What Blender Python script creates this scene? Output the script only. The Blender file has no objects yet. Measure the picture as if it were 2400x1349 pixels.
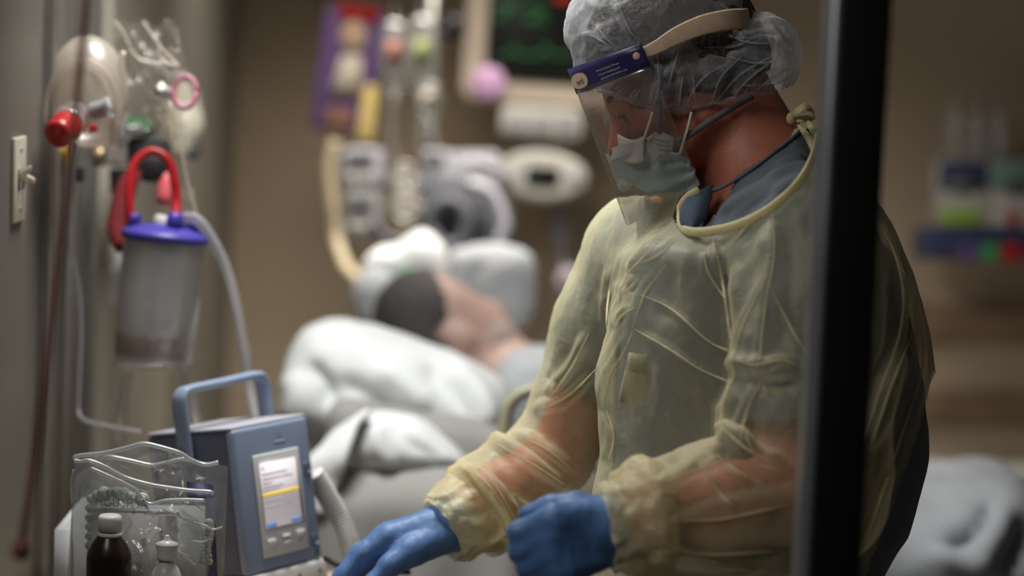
import bpy, bmesh, math, random
import numpy as np
from mathutils import Vector, Matrix, noise

random.seed(7)
rng = np.random.default_rng(7)
scene = bpy.context.scene
COL = scene.collection

# ------------------------------------------------------------------ camera
FPX = 85.0 / 36.0 * 2400.0
PITCH, ROLL = math.radians(6.0), math.radians(2.3)
LOC = np.array([0.0, 0.0, 1.66])
FWD = np.array([0, math.cos(PITCH), -math.sin(PITCH)])
UP0 = np.array([0, math.sin(PITCH), math.cos(PITCH)])
XC = math.cos(ROLL) * np.array([1.0, 0, 0]) + math.sin(ROLL) * UP0
YC = -math.sin(ROLL) * np.array([1.0, 0, 0]) + math.cos(ROLL) * UP0
CM = np.stack([XC, FWD, YC], axis=1)          # columns: right, away, up
cam_data = bpy.data.cameras.new('camera')
cam_data.lens = 85.0
cam_data.sensor_width = 36.0
cam_data.clip_start = 0.05
cam_data.dof.use_dof = True
cam_data.dof.focus_distance = 2.97
cam_data.dof.aperture_fstop = 1.5
cam_data.dof.aperture_blades = 9
cam = bpy.data.objects.new('camera', cam_data)
COL.objects.link(cam)
cam.matrix_world = Matrix((
    (XC[0], YC[0], -FWD[0], LOC[0]),
    (XC[1], YC[1], -FWD[1], LOC[1]),
    (XC[2], YC[2], -FWD[2], LOC[2]),
    (0, 0, 0, 1)))
scene.camera = cam

# ------------------------------------------------------------------ world and lights
world = bpy.data.worlds.new('world')
scene.world = world
world.use_nodes = True
world.node_tree.nodes['Background'].inputs[0].default_value = (0.75, 0.82, 1.0, 1)
world.node_tree.nodes['Background'].inputs[1].default_value = 0.02

def area_light(name, loc, target, size, energy, color, spread=180):
    l = bpy.data.lights.new(name, 'AREA')
    l.shape = 'RECTANGLE'
    l.size, l.size_y = size
    l.energy = energy
    l.color = color
    l.spread = math.radians(spread)
    o = bpy.data.objects.new(name, l)
    COL.objects.link(o)
    o.location = loc
    o.rotation_euler = (Vector(target) - Vector(loc)).to_track_quat('-Z', 'Y').to_euler()
    return o

area_light('exam_light', (-0.36, 3.30, 2.28), (0.04, 3.62, 1.0), (0.45, 0.35), 11.5, (1.0, 0.985, 0.95), 112)
area_light('headwall_downlight', (0.0, 4.96, 2.50), (0.0, 4.99, 0.0), (1.3, 0.3), 15, (1.0, 0.93, 0.82), 78)
area_light('front_fill_light', (-1.0, 1.9, 2.7), (-0.1, 3.0, 1.0), (1.2, 0.6), 12, (1.0, 0.95, 0.88), 150)  # broad fill added from the corridor side for the worker's near side

vs = scene.view_settings
vs.view_transform = 'Standard'
vs.look = 'None'
vs.exposure = 0.0
vs.gamma = 1.0
vs.use_curve_mapping = False
scene.cycles.use_denoising = True
scene.cycles.max_bounces = 5
scene.cycles.diffuse_bounces = 3
scene.cycles.glossy_bounces = 3
scene.cycles.transparent_max_bounces = 10
scene.cycles.adaptive_threshold = 0.08
scene.cycles.adaptive_min_samples = 12
scene.cycles.sample_clamp_indirect = 4.0

# ------------------------------------------------------------------ coordinates
def c(px, py, d):
    """photograph pixel at depth d -> view-aligned metres (right, away, up)"""
    return np.array([(px - 1200.0) * d / FPX, d, (674.5 - py) * d / FPX])

def toW(V):
    V = np.asarray(V, float)
    return V @ CM.T + LOC

def toC(W):
    return (np.asarray(W, float) - LOC) @ CM

def P(px, py, d):
    return toW(c(px, py, d))

def proj(V):
    V = np.asarray(V)
    return 1200 + FPX * V[..., 0] / V[..., 1], 674.5 - FPX * V[..., 2] / V[..., 1]

WUP = toC(LOC + np.array([0, 0, 1.0]))        # world up in view axes
WRI = toC(LOC + np.array([1.0, 0, 0]))
WAW = toC(LOC + np.array([0, 1.0, 0]))
def nrm(v):
    v = np.asarray(v, float)
    return v / max(np.linalg.norm(v), 1e-12)

# ------------------------------------------------------------------ materials
def _bump(nt, bsdf, scale, strength, coord='Object', detail=4, dist=0.01):
    tc = nt.nodes.new('ShaderNodeTexCoord')
    n = nt.nodes.new('ShaderNodeTexNoise')
    n.inputs['Scale'].default_value = scale
    n.inputs['Detail'].default_value = detail
    b = nt.nodes.new('ShaderNodeBump')
    b.inputs['Strength'].default_value = strength
    b.inputs['Distance'].default_value = dist
    nt.links.new(tc.outputs[coord], n.inputs['Vector'])
    nt.links.new(n.outputs['Fac'], b.inputs['Height'])
    nt.links.new(b.outputs['Normal'], bsdf.inputs['Normal'])
    return b

def pm(name, col, rough=0.5, metal=0.0, var=0.08, scale=12.0, bump=0.0, bscale=60.0, sss=0.0, emit=0.0, coat=0.0, trans=0.0, spec=0.5):
    m = bpy.data.materials.new(name)
    m.use_nodes = True
    nt = m.node_tree
    b = nt.nodes['Principled BSDF']
    b.inputs['Roughness'].default_value = rough
    b.inputs['Metallic'].default_value = metal
    b.inputs['Specular IOR Level'].default_value = spec
    tc = nt.nodes.new('ShaderNodeTexCoord')
    n = nt.nodes.new('ShaderNodeTexNoise')
    n.inputs['Scale'].default_value = scale
    n.inputs['Detail'].default_value = 5
    r = nt.nodes.new('ShaderNodeValToRGB')
    r.color_ramp.elements[0].position = 0.3
    r.color_ramp.elements[1].position = 0.7
    r.color_ramp.elements[0].color = tuple(max(0, x * (1 - var)) for x in col) + (1,)
    r.color_ramp.elements[1].color = tuple(min(1, x * (1 + var)) for x in col) + (1,)
    nt.links.new(tc.outputs['Object'], n.inputs['Vector'])
    nt.links.new(n.outputs['Fac'], r.inputs['Fac'])
    nt.links.new(r.outputs['Color'], b.inputs['Base Color'])
    if bump:
        _bump(nt, b, bscale, bump)
    if sss:
        b.inputs['Subsurface Weight'].default_value = sss
        b.inputs['Subsurface Radius'].default_value = (0.012, 0.005, 0.003)
        b.inputs['Subsurface Scale'].default_value = 0.6
    if emit:
        nt.links.new(r.outputs['Color'], b.inputs['Emission Color'])
        b.inputs['Emission Strength'].default_value = emit
    if coat:
        b.inputs['Coat Weight'].default_value = coat
    if trans:
        b.inputs['Transmission Weight'].default_value = trans
    return m

def sheer(name, col, clear=0.35, transl=0.4, rough=0.8, bump=0.3, bscale=40.0, edge=0.0):
    """thin non-woven or frosted sheet: diffuse + translucent, partly see-through"""
    m = bpy.data.materials.new(name)
    m.use_nodes = True
    nt = m.node_tree
    nt.nodes.remove(nt.nodes['Principled BSDF'])
    out = nt.nodes['Material Output']
    d = nt.nodes.new('ShaderNodeBsdfDiffuse')
    t = nt.nodes.new('ShaderNodeBsdfTranslucent')
    g = nt.nodes.new('ShaderNodeBsdfGlossy')
    tr = nt.nodes.new('ShaderNodeBsdfTransparent')
    tc = nt.nodes.new('ShaderNodeTexCoord')
    n = nt.nodes.new('ShaderNodeTexNoise')
    n.inputs['Scale'].default_value = 160
    n.inputs['Detail'].default_value = 3
    r = nt.nodes.new('ShaderNodeValToRGB')
    r.color_ramp.elements[0].color = tuple(x * 0.9 for x in col) + (1,)
    r.color_ramp.elements[1].color = tuple(min(1, x * 1.06) for x in col) + (1,)
    nt.links.new(tc.outputs['Object'], n.inputs['Vector'])
    nt.links.new(n.outputs['Fac'], r.inputs['Fac'])
    nt.links.new(r.outputs['Color'], d.inputs['Color'])
    nt.links.new(r.outputs['Color'], t.inputs['Color'])
    g.inputs['Roughness'].default_value = rough * 0.55
    m1 = nt.nodes.new('ShaderNodeMixShader'); m1.inputs[0].default_value = transl
    m2 = nt.nodes.new('ShaderNodeMixShader'); m2.inputs[0].default_value = 0.05
    m3 = nt.nodes.new('ShaderNodeMixShader')
    nt.links.new(d.outputs[0], m1.inputs[1]); nt.links.new(t.outputs[0], m1.inputs[2])
    nt.links.new(m1.outputs[0], m2.inputs[1]); nt.links.new(g.outputs[0], m2.inputs[2])
    nt.links.new(m2.outputs[0], m3.inputs[1]); nt.links.new(tr.outputs[0], m3.inputs[2])
    # thin cloth seen edge-on covers more: weight the open weave by the facing ratio
    lw = nt.nodes.new('ShaderNodeLayerWeight'); lw.inputs['Blend'].default_value = 0.4
    mm = nt.nodes.new('ShaderNodeMath'); mm.operation = 'MULTIPLY_ADD'
    mm.inputs[1].default_value = -clear * 0.9
    mm.inputs[2].default_value = clear
    mm.use_clamp = True
    nt.links.new(lw.outputs['Facing'], mm.inputs[0])
    nt.links.new(mm.outputs[0], m3.inputs[0])
    nt.links.new(m3.outputs[0], out.inputs['Surface'])
    if bump:
        b = nt.nodes.new('ShaderNodeBump')
        b.inputs['Strength'].default_value = bump
        b.inputs['Distance'].default_value = 0.008
        n2 = nt.nodes.new('ShaderNodeTexNoise')
        n2.inputs['Scale'].default_value = bscale
        n2.inputs['Detail'].default_value = 6
        n2.inputs['Distortion'].default_value = 1.2
        nt.links.new(tc.outputs['Object'], n2.inputs['Vector'])
        nt.links.new(n2.outputs['Fac'], b.inputs['Height'])
        for s in (d, t, g):
            nt.links.new(b.outputs['Normal'], s.inputs['Normal'])
    return m

def clear(name, tint=(1, 1, 1), haze=0.06, gloss=0.12, rough=0.08, hazecol=(0.8, 0.8, 0.8), bump=0.0, bscale=30.0, fres=0.5):
    """thin clear plastic film or shell"""
    m = bpy.data.materials.new(name)
    m.use_nodes = True
    nt = m.node_tree
    nt.nodes.remove(nt.nodes['Principled BSDF'])
    out = nt.nodes['Material Output']
    tr = nt.nodes.new('ShaderNodeBsdfTransparent'); tr.inputs[0].default_value = tint + (1,)
    g = nt.nodes.new('ShaderNodeBsdfGlossy'); g.inputs['Roughness'].default_value = rough
    d = nt.nodes.new('ShaderNodeBsdfDiffuse'); d.inputs[0].default_value = hazecol + (1,)
    tl = nt.nodes.new('ShaderNodeBsdfTranslucent'); tl.inputs[0].default_value = hazecol + (1,)
    md = nt.nodes.new('ShaderNodeMixShader'); md.inputs[0].default_value = 0.5
    nt.links.new(d.outputs[0], md.inputs[1]); nt.links.new(tl.outputs[0], md.inputs[2])
    m1 = nt.nodes.new('ShaderNodeMixShader'); m1.inputs[0].default_value = haze
    nt.links.new(tr.outputs[0], m1.inputs[1]); nt.links.new(md.outputs[0], m1.inputs[2])
    m2 = nt.nodes.new('ShaderNodeMixShader')
    lw = nt.nodes.new('ShaderNodeLayerWeight'); lw.inputs['Blend'].default_value = 0.35
    mm = nt.nodes.new('ShaderNodeMath'); mm.operation = 'MULTIPLY_ADD'
    mm.inputs[1].default_value = fres; mm.inputs[2].default_value = gloss * 0.5; mm.use_clamp = True
    nt.links.new(lw.outputs['Fresnel'], mm.inputs[0])
    nt.links.new(mm.outputs[0], m2.inputs[0])
    nt.links.new(m1.outputs[0], m2.inputs[1]); nt.links.new(g.outputs[0], m2.inputs[2])
    nt.links.new(m2.outputs[0], out.inputs['Surface'])
    if bump:
        _bump(nt, g, bscale, bump)
    return m

# ------------------------------------------------------------------ objects
BASE = {}
def thing(name, label, cat, base, group=None):
    """Empty at the base of a thing (world position)"""
    o = bpy.data.objects.new(name, None)
    COL.objects.link(o)
    o.empty_display_size = 0.05
    o.location = Vector(base)
    BASE[o] = np.array(base, float)
    tag(o, label, cat, group)
    return o

def tag(o, label=None, cat=None, group=None, kind=None):
    if label: o['label'] = label
    if cat: o['category'] = cat
    if group: o['group'] = group
    if kind: o['kind'] = kind
    return o

def mk(name, geo, mat, parent=None, space='C', smooth=True, label=None, bevel=0.0, seg=2, sub=0, solid=0.0, zmin=None):
    V, F = geo
    W = toW(V) if space == 'C' else np.array(V, float)
    if zmin is not None:
        W[:, 2] = np.maximum(W[:, 2], zmin)
    if parent is not None:
        base = BASE[parent]
    else:
        base = np.array([W[:, 0].mean(), W[:, 1].mean(), W[:, 2].min()])
    me = bpy.data.meshes.new(name)
    me.from_pydata((W - base).tolist(), [], [tuple(int(i) for i in f) for f in F])
    me.validate()
    if bevel:
        bm = bmesh.new(); bm.from_mesh(me)
        bmesh.ops.recalc_face_normals(bm, faces=bm.faces)
        es = [e for e in bm.edges if len(e.link_faces) == 2 and e.calc_face_angle(0) > 0.5]
        bmesh.ops.bevel(bm, geom=es, offset=bevel, segments=seg, profile=0.5, affect='EDGES', clamp_overlap=True)
        bm.to_mesh(me); bm.free()
    if smooth:
        me.polygons.foreach_set('use_smooth', [True] * len(me.polygons))
    me.materials.append(mat)
    o = bpy.data.objects.new(name, me)
    COL.objects.link(o)
    if parent is not None:
        o.parent = parent
        BASE[o] = base
    else:
        o.location = Vector(base)
        BASE[o] = base
    if label: o['label'] = label
    if solid:
        s = o.modifiers.new('solid', 'SOLIDIFY'); s.thickness = solid; s.offset = 0
    if sub:
        s = o.modifiers.new('sub', 'SUBSURF'); s.levels = sub; s.render_levels = sub
    if smooth and bevel:
        try:
            me.shade_auto_smooth(use_auto_smooth=True, angle=0.7)
        except Exception:
            pass
    return o

def join(*geos):
    Vs, Fs, n = [], [], 0
    for V, F in geos:
        V = np.asarray(V, float)
        Vs.append(V)
        Fs += [tuple(i + n for i in f) for f in F]
        n += len(V)
    return np.concatenate(Vs), Fs

def box(center, size, ax=None):
    """box with half axes; ax = 3 unit vectors (rows)"""
    ax = np.eye(3) if ax is None else np.asarray(ax, float)
    s = np.asarray(size, float) / 2
    V = np.array([[x, y, z] for x in (-1, 1) for y in (-1, 1) for z in (-1, 1)]) * s
    V = V @ ax + np.asarray(center, float)
    F = [(0, 1, 3, 2), (4, 6, 7, 5), (0, 4, 5, 1), (2, 3, 7, 6), (0, 2, 6, 4), (1, 5, 7, 3)]
    return V, F

def wbox(x0, x1, y0, y1, z0, z1):
    return box(((x0 + x1) / 2, (y0 + y1) / 2, (z0 + z1) / 2), (x1 - x0, y1 - y0, z1 - z0))

def crom(pts, n=8):
    p = np.asarray(pts, float)
    if len(p) < 3:
        return np.concatenate([p[:1] + (p[1:] - p[:1]) * t for t in np.linspace(0, 1, n + 1)[:, None, None][:, 0]], 0) if False else np.array([p[0] + (p[1] - p[0]) * t for t in np.linspace(0, 1, n + 1)])
    q = np.vstack([2 * p[0] - p[1], p, 2 * p[-1] - p[-2]])
    out = []
    for i in range(1, len(q) - 2):
        for t in np.linspace(0, 1, n, endpoint=False):
            a, b, cc, d = q[i - 1], q[i], q[i + 1], q[i + 2]
            out.append(0.5 * ((2 * b) + (-a + cc) * t + (2 * a - 5 * b + 4 * cc - d) * t * t + (-a + 3 * b - 3 * cc + d) * t ** 3))
    out.append(p[-1])
    return np.array(out)

def tube(pts, r, seg=10, n=8, smooth=True, flat=None, caps=True):
    """tube along points; r number or list; flat=(dir, factor) widens the section"""
    p = np.asarray(pts, float)
    rr = np.full(len(p), r) if np.isscalar(r) else np.asarray(r, float)
    if smooth:
        t0 = np.linspace(0, 1, len(p))
        p2 = crom(p, n)
        rr = np.interp(np.linspace(0, 1, len(p2)), t0, rr)
        p = p2
    m = len(p)
    T = np.gradient(p, axis=0)
    T /= np.linalg.norm(T, axis=1)[:, None] + 1e-12
    ref = np.array([0.31, 0.22, 0.92]) if flat is None else np.asarray(flat[0], float)
    V, F = [], []
    u = ref - T[0] * (ref @ T[0]); u = nrm(u)
    for i in range(m):
        if flat is not None:
            u = ref
        u = u - T[i] * (u @ T[i]); u = nrm(u)
        w = np.cross(T[i], u)
        fu, fw = (1, 1) if flat is None else (flat[1], flat[2])
        for k in range(seg):
            a = 2 * math.pi * k / seg
            V.append(p[i] + rr[i] * (u * math.cos(a) * fu + w * math.sin(a) * fw))
    for i in range(m - 1):
        for k in range(seg):
            k2 = (k + 1) % seg
            F.append((i * seg + k, i * seg + k2, (i + 1) * seg + k2, (i + 1) * seg + k))
    if caps:
        F.append(tuple(range(seg - 1, -1, -1)))
        F.append(tuple((m - 1) * seg + k for k in range(seg)))
    return np.array(V), F

def lathe(origin, axis, prof, seg=32, ref=(0.1, 1, 0.2), cap0=True, cap1=True):
    """prof = [(radius, height along axis)]"""
    a = nrm(axis)
    u = nrm(np.cross(a, ref)); w = np.cross(a, u)
    V, F = [], []
    for r, h in prof:
        for k in range(seg):
            t = 2 * math.pi * k / seg
            V.append(np.asarray(origin) + a * h + r * (u * math.cos(t) + w * math.sin(t)))
    for i in range(len(prof) - 1):
        for k in range(seg):
            k2 = (k + 1) % seg
            F.append((i * seg + k, i * seg + k2, (i + 1) * seg + k2, (i + 1) * seg + k))
    if cap0: F.append(tuple(range(seg - 1, -1, -1)))
    if cap1: F.append(tuple((len(prof) - 1) * seg + k for k in range(seg)))
    return np.array(V), F

def ell(center, radii, ax=None, nu=24, nv=14):
    ax = np.eye(3) if ax is None else np.asarray(ax, float)
    V, F = [], []
    for j in range(nv + 1):
        p = math.pi * j / nv
        for i in range(nu):
            t = 2 * math.pi * i / nu
            V.append((math.sin(p) * math.cos(t) * radii[0], math.sin(p) * math.sin(t) * radii[1], math.cos(p) * radii[2]))
    for j in range(nv):
        for i in range(nu):
            i2 = (i + 1) % nu
            F.append((j * nu + i, (j + 1) * nu + i, (j + 1) * nu + i2, j * nu + i2))
    return np.array(V) @ ax + np.asarray(center), F

def grid(fn, nu, nv):
    V = [fn(i / nu, j / nv) for j in range(nv + 1) for i in range(nu + 1)]
    F = [(j * (nu + 1) + i, j * (nu + 1) + i + 1, (j + 1) * (nu + 1) + i + 1, (j + 1) * (nu + 1) + i) for j in range(nv) for i in range(nu)]
    return np.array(V), F

def prism(poly, depth_vec):
    """polygon (list of 3D points) extruded by a vector"""
    p = np.asarray(poly, float); n = len(p)
    V = np.vstack([p, p + np.asarray(depth_vec)])
    F = [tuple(range(n - 1, -1, -1)), tuple(range(n, 2 * n))]
    F += [(i, (i + 1) % n, n + (i + 1) % n, n + i) for i in range(n)]
    return V, F

def rrect(w, h, r, seg=5):
    pts = []
    for cx, cy, a0 in ((w / 2 - r, h / 2 - r, 0), (-w / 2 + r, h / 2 - r, 90), (-w / 2 + r, -h / 2 + r, 180), (w / 2 - r, -h / 2 + r, 270)):
        for k in range(seg + 1):
            a = math.radians(a0 + 90 * k / seg)
            pts.append((cx + r * math.cos(a), cy + r * math.sin(a)))
    return pts

def plate(center, xd, yd, w, h, t, r=0.004, seg=5):
    """rounded plate: centre of its front face, xd/yd in-plane unit vectors, t thickness away from viewer"""
    xd, yd = nrm(xd), nrm(yd)
    n = np.cross(yd, xd)                       # away from the viewer when xd right, yd up
    pts = [np.asarray(center) + xd * a + yd * b for a, b in rrect(w, h, r, seg)]
    return prism(pts, -n * -t)

def text_geo(body, size, origin, xd, yd, extrude=0.0002, align='LEFT'):
    cu = bpy.data.curves.new('lettering', 'FONT')
    cu.body = body; cu.size = 1.0; cu.align_x = align; cu.extrude = 0.0
    cu.resolution_u = 2
    o = bpy.data.objects.new('lettering', cu)
    COL.objects.link(o)
    dg = bpy.context.evaluated_depsgraph_get()
    me = bpy.data.meshes.new_from_object(o.evaluated_get(dg))
    V = np.array([v.co[:] for v in me.vertices]).reshape(-1, 3)
    F = [tuple(p.vertices) for p in me.polygons]
    bpy.data.objects.remove(o); bpy.data.curves.remove(cu); bpy.data.meshes.remove(me)
    xd, yd = nrm(xd), nrm(yd)
    n = np.cross(xd, yd)
    return np.asarray(origin) + size * (V[:, :1] * xd + V[:, 1:2] * yd) + n * extrude, F

# ------------------------------------------------------------------ implicit surfaces
class Field:
    def __init__(self, lo, hi, h):
        self.lo = np.asarray(lo, float); self.h = h
        self.n = np.ceil((np.asarray(hi) - self.lo) / h).astype(int) + 1
        self.ax = [(self.lo[i] + h * np.arange(self.n[i])).astype(np.float32) for i in range(3)]
        self.D = np.full(self.n, 1.0, np.float32)
    def _sl(self, lo, hi):
        sl = []
        for i in range(3):
            a = int(np.clip(np.floor((lo[i] - self.lo[i]) / self.h), 0, self.n[i] - 1))
            b = int(np.clip(np.ceil((hi[i] - self.lo[i]) / self.h) + 1, a + 1, self.n[i]))
            sl.append(slice(a, b))
        return tuple(sl)
    def _xyz(self, sl):
        return (self.ax[0][sl[0]][:, None, None], self.ax[1][sl[1]][None, :, None], self.ax[2][sl[2]][None, None, :])
    def blend(self, sl, d, k, sub=False):
        a = self.D[sl]
        if sub:
            hh = np.clip(0.5 - 0.5 * (a + d) / k, 0, 1)
            self.D[sl] = a * (1 - hh) - d * hh + k * hh * (1 - hh)
        else:
            hh = np.clip(0.5 + 0.5 * (d - a) / k, 0, 1)
            self.D[sl] = d * (1 - hh) + a * hh - k * hh * (1 - hh)
    def cap(self, p0, p1, r0, r1, k=0.02, flat=None, sub=False):
        p0, p1 = np.asarray(p0, float), np.asarray(p1, float)
        m = max(r0, r1) * 1.3 + k + 0.03
        sl = self._sl(np.minimum(p0, p1) - m, np.maximum(p0, p1) + m)
        x, y, z = self._xyz(sl)
        ab = p1 - p0; L = max(ab @ ab, 1e-9)
        dx, dy, dz = x - p0[0], y - p0[1], z - p0[2]
        t = np.clip((dx * ab[0] + dy * ab[1] + dz * ab[2]) / L, 0, 1)
        qx, qy, qz = dx - t * ab[0], dy - t * ab[1], dz - t * ab[2]
        if flat is not None:
            nn = nrm(flat[0]); q = flat[1] - 1
            s = (qx * nn[0] + qy * nn[1] + qz * nn[2]) * q
            qx, qy, qz = qx + s * nn[0], qy + s * nn[1], qz + s * nn[2]
        d = np.sqrt(qx * qx + qy * qy + qz * qz) - (r0 + (r1 - r0) * t)
        self.blend(sl, d, k, sub)
    def chain(self, pts, k=0.02, flat=None):
        for a, b in zip(pts[:-1], pts[1:]):
            self.cap(a[0], b[0], a[1], b[1], k, flat)
    def ell(self, ce, rad, k=0.02, ax=None, sub=False):
        ce = np.asarray(ce, float); rad = np.asarray(rad, float)
        m = rad.max() + k + 0.03
        sl = self._sl(ce - m, ce + m)
        x, y, z = self._xyz(sl)
        dx, dy, dz = x - ce[0], y - ce[1], z - ce[2]
        if ax is not None:
            A = np.asarray(ax, float)
            dx, dy, dz = (A[0, 0] * dx + A[0, 1] * dy + A[0, 2] * dz, A[1, 0] * dx + A[1, 1] * dy + A[1, 2] * dz, A[2, 0] * dx + A[2, 1] * dy + A[2, 2] * dz)
        k0 = np.sqrt((dx / rad[0]) ** 2 + (dy / rad[1]) ** 2 + (dz / rad[2]) ** 2)
        k1 = np.sqrt((dx / rad[0] ** 2) ** 2 + (dy / rad[1] ** 2) ** 2 + (dz / rad[2] ** 2) ** 2) + 1e-6
        self.blend(sl, k0 * (k0 - 1) / k1, k, sub)
    def stack(self, rows, k=0.02, pw=2.2):
        """rows: (z, xc, yc, a, b) ellipse per height"""
        R = np.array(sorted(rows))
        z = self.ax[2]
        xc, yc, a, b = [np.interp(z, R[:, 0], R[:, i]).astype(np.float32)[None, None, :] for i in (1, 2, 3, 4)]
        x, y = self.ax[0][:, None, None], self.ax[1][None, :, None]
        q = (np.abs((x - xc) / a) ** pw + np.abs((y - yc) / b) ** pw) ** (1 / pw)
        d = (q - 1) * np.minimum(a, b)
        zz = z[None, None, :]
        d = np.maximum(d, np.maximum(R[0, 0] - zz, zz - R[-1, 0]))
        self.blend((slice(None),) * 3, d.astype(np.float32), k)
    def mesh(self, iso=0.0, smooth=1):
        D = self.D - iso
        s = D < 0
        c8 = np.zeros(np.array(D.shape) - 1, np.uint8)
        for i in (0, 1):
            for j in (0, 1):
                for k in (0, 1):
                    c8 += s[i:D.shape[0] - 1 + i, j:D.shape[1] - 1 + j, k:D.shape[2] - 1 + k]
        act = np.argwhere((c8 > 0) & (c8 < 8))
        idx = np.full(c8.shape, -1, np.int64)
        idx[tuple(act.T)] = np.arange(len(act))
        acc = np.zeros((len(act), 3)); cnt = np.zeros(len(act))
        for axis in range(3):
            o1, o2 = [a for a in range(3) if a != axis]
            for a in (0, 1):
                for b in (0, 1):
                    p = act.copy(); p[:, o1] += a; p[:, o2] += b
                    q = p.copy(); q[:, axis] += 1
                    d0 = D[tuple(p.T)]; d1 = D[tuple(q.T)]
                    ok = (d0 < 0) != (d1 < 0)
                    t = np.where(ok, d0 / np.where(ok, d0 - d1, 1), 0)
                    pos = p.astype(float); pos[:, axis] += t
                    acc[ok] += pos[ok]; cnt[ok] += 1
        V = self.lo + self.h * acc / cnt[:, None]
        F = []
        for axis in range(3):
            o1, o2 = [(1, 2), (2, 0), (0, 1)][axis]
            sl0 = [slice(None)] * 3; sl1 = [slice(None)] * 3
            sl0[axis] = slice(0, -1); sl1[axis] = slice(1, None)
            a, b = s[tuple(sl0)], s[tuple(sl1)]
            e = np.argwhere(a != b)
            e = e[(e[:, o1] > 0) & (e[:, o2] > 0) & (e[:, o1] < D.shape[o1] - 1) & (e[:, o2] < D.shape[o2] - 1)]
            ins = a[tuple(e.T)]
            def cell(d1, d2):
                p = e.copy(); p[:, o1] += d1; p[:, o2] += d2
                return idx[tuple(p.T)]
            q = np.stack([cell(-1, -1), cell(0, -1), cell(0, 0), cell(-1, 0)], 1)
            q[~ins] = q[~ins][:, ::-1]
            F.append(q)
        F = np.concatenate(F)
        for _ in range(smooth):
            V = relax(V, F)
        return V, F

def relax(V, F, w=0.6, keep=None):
    F = np.asarray(F)
    acc = np.zeros_like(V); cnt = np.zeros(len(V))
    for i in range(4):
        a, b = F[:, i], F[:, (i + 1) % 4]
        for u, v in ((a, b), (b, a)):
            for ch in range(3):
                acc[:, ch] += np.bincount(u, V[v, ch], len(V))
            cnt += np.bincount(u, minlength=len(V))
    ok = cnt > 0
    R = V.copy()
    R[ok] = V[ok] * (1 - w) + w * acc[ok] / cnt[ok][:, None]
    return R

def normals(V, F):
    F = np.asarray(F)
    n = np.cross(V[F[:, 2]] - V[F[:, 0]], V[F[:, 3]] - V[F[:, 1]])
    N = np.zeros_like(V)
    for i in range(4):
        for ch in range(3):
            N[:, ch] += np.bincount(F[:, i], n[:, ch], len(V))
    return N / (np.linalg.norm(N, axis=1)[:, None] + 1e-12)

def drop(V, F, dead):
    F = np.asarray(F)
    F = F[~dead[F].any(1)]
    used = np.unique(F)
    m = np.full(len(V), -1); m[used] = np.arange(len(used))
    return V[used], m[F]

def inpoly(px, py, poly):
    r = np.zeros(len(px), bool)
    n = len(poly)
    for i in range(n):
        x0, y0 = poly[i]; x1, y1 = poly[(i + 1) % n]
        cnd = ((y0 > py) != (y1 > py)) & (px < (x1 - x0) * (py - y0) / (y1 - y0 + 1e-9) + x0)
        r ^= cnd
    return r

def pldist(px, py, poly):
    best = np.full(len(px), 1e9)
    tt = np.zeros(len(px)); n = len(poly) - 1
    for i in range(n):
        x0, y0 = poly[i][:2]; x1, y1 = poly[i + 1][:2]
        L = (x1 - x0) ** 2 + (y1 - y0) ** 2 + 1e-9
        t = np.clip(((px - x0) * (x1 - x0) + (py - y0) * (y1 - y0)) / L, 0, 1)
        d = np.hypot(px - x0 - t * (x1 - x0), py - y0 - t * (y1 - y0))
        m = d < best
        best = np.where(m, d, best); tt = np.where(m, (i + t) / n, tt)
    return best, tt

def folds(V, N, lines, facing=-0.1):
    """raise cloth ridges along drawn fold lines on the side turned to the viewer"""
    px, py = proj(V)
    w0 = np.clip((-N[:, 1] - facing) / 0.3, 0, 1)
    out = V.copy()
    for poly, amp, wid in lines:
        poly = [tuple(q) for q in crom(np.array(poly, float), 6)]
        d, t = pldist(px, py, poly)
        e = np.clip(np.minimum(t, 1 - t) * 5 + 0.15, 0, 1)
        out += N * (amp * np.exp(-(d / wid) ** 2) * e * w0)[:, None]
    return out

def wrinkle(V, N, amp, freq, stretch=(1, 1, 1), seed=0.0, ridged=True):
    st = np.asarray(stretch) * freq
    q = V * st + seed
    v = np.array([noise.fractal(Vector(p), 0.9, 2.1, 3) for p in q])
    if ridged:
        v = 0.5 - np.abs(v)
    return V + N * (amp * v)[:, None]
# ------------------------------------------------------------------ palette
M = {}
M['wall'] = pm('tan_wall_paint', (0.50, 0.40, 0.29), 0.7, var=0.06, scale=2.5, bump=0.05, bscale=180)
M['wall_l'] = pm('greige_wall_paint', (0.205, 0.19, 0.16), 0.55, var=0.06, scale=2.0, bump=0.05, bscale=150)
M['panel'] = pm('cream_laminate', (0.47, 0.43, 0.36), 0.45, var=0.05)
M['track'] = pm('dull_aluminium', (0.30, 0.29, 0.27), 0.4, 0.6, var=0.08)
M['floor'] = pm('floor_vinyl', (0.30, 0.28, 0.25), 0.45, var=0.12, scale=5)
M['ceil'] = pm('ceiling_tile', (0.55, 0.53, 0.5), 0.9)
M['frame'] = pm('black_door_frame', (0.010, 0.009, 0.008), 0.42, 0.0, var=0.1, spec=0.3)
M['frame_edge'] = pm('dark_aluminium', (0.30, 0.31, 0.33), 0.4, 0.6, var=0.1)
M['rail_wood'] = pm('brown_bumper_rail', (0.30, 0.20, 0.13), 0.5, var=0.2, scale=8)
M['white'] = pm('white_plastic', (0.72, 0.71, 0.68), 0.4, var=0.04)
M['ivory'] = pm('ivory_plastic', (0.75, 0.69, 0.55), 0.4, var=0.04)
M['grey'] = pm('grey_plastic', (0.33, 0.33, 0.34), 0.45, var=0.06)
M['dgrey'] = pm('dark_grey_plastic', (0.09, 0.09, 0.095), 0.5, var=0.1)
M['black'] = pm('black_plastic', (0.014, 0.014, 0.015), 0.4, var=0.1)
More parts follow.
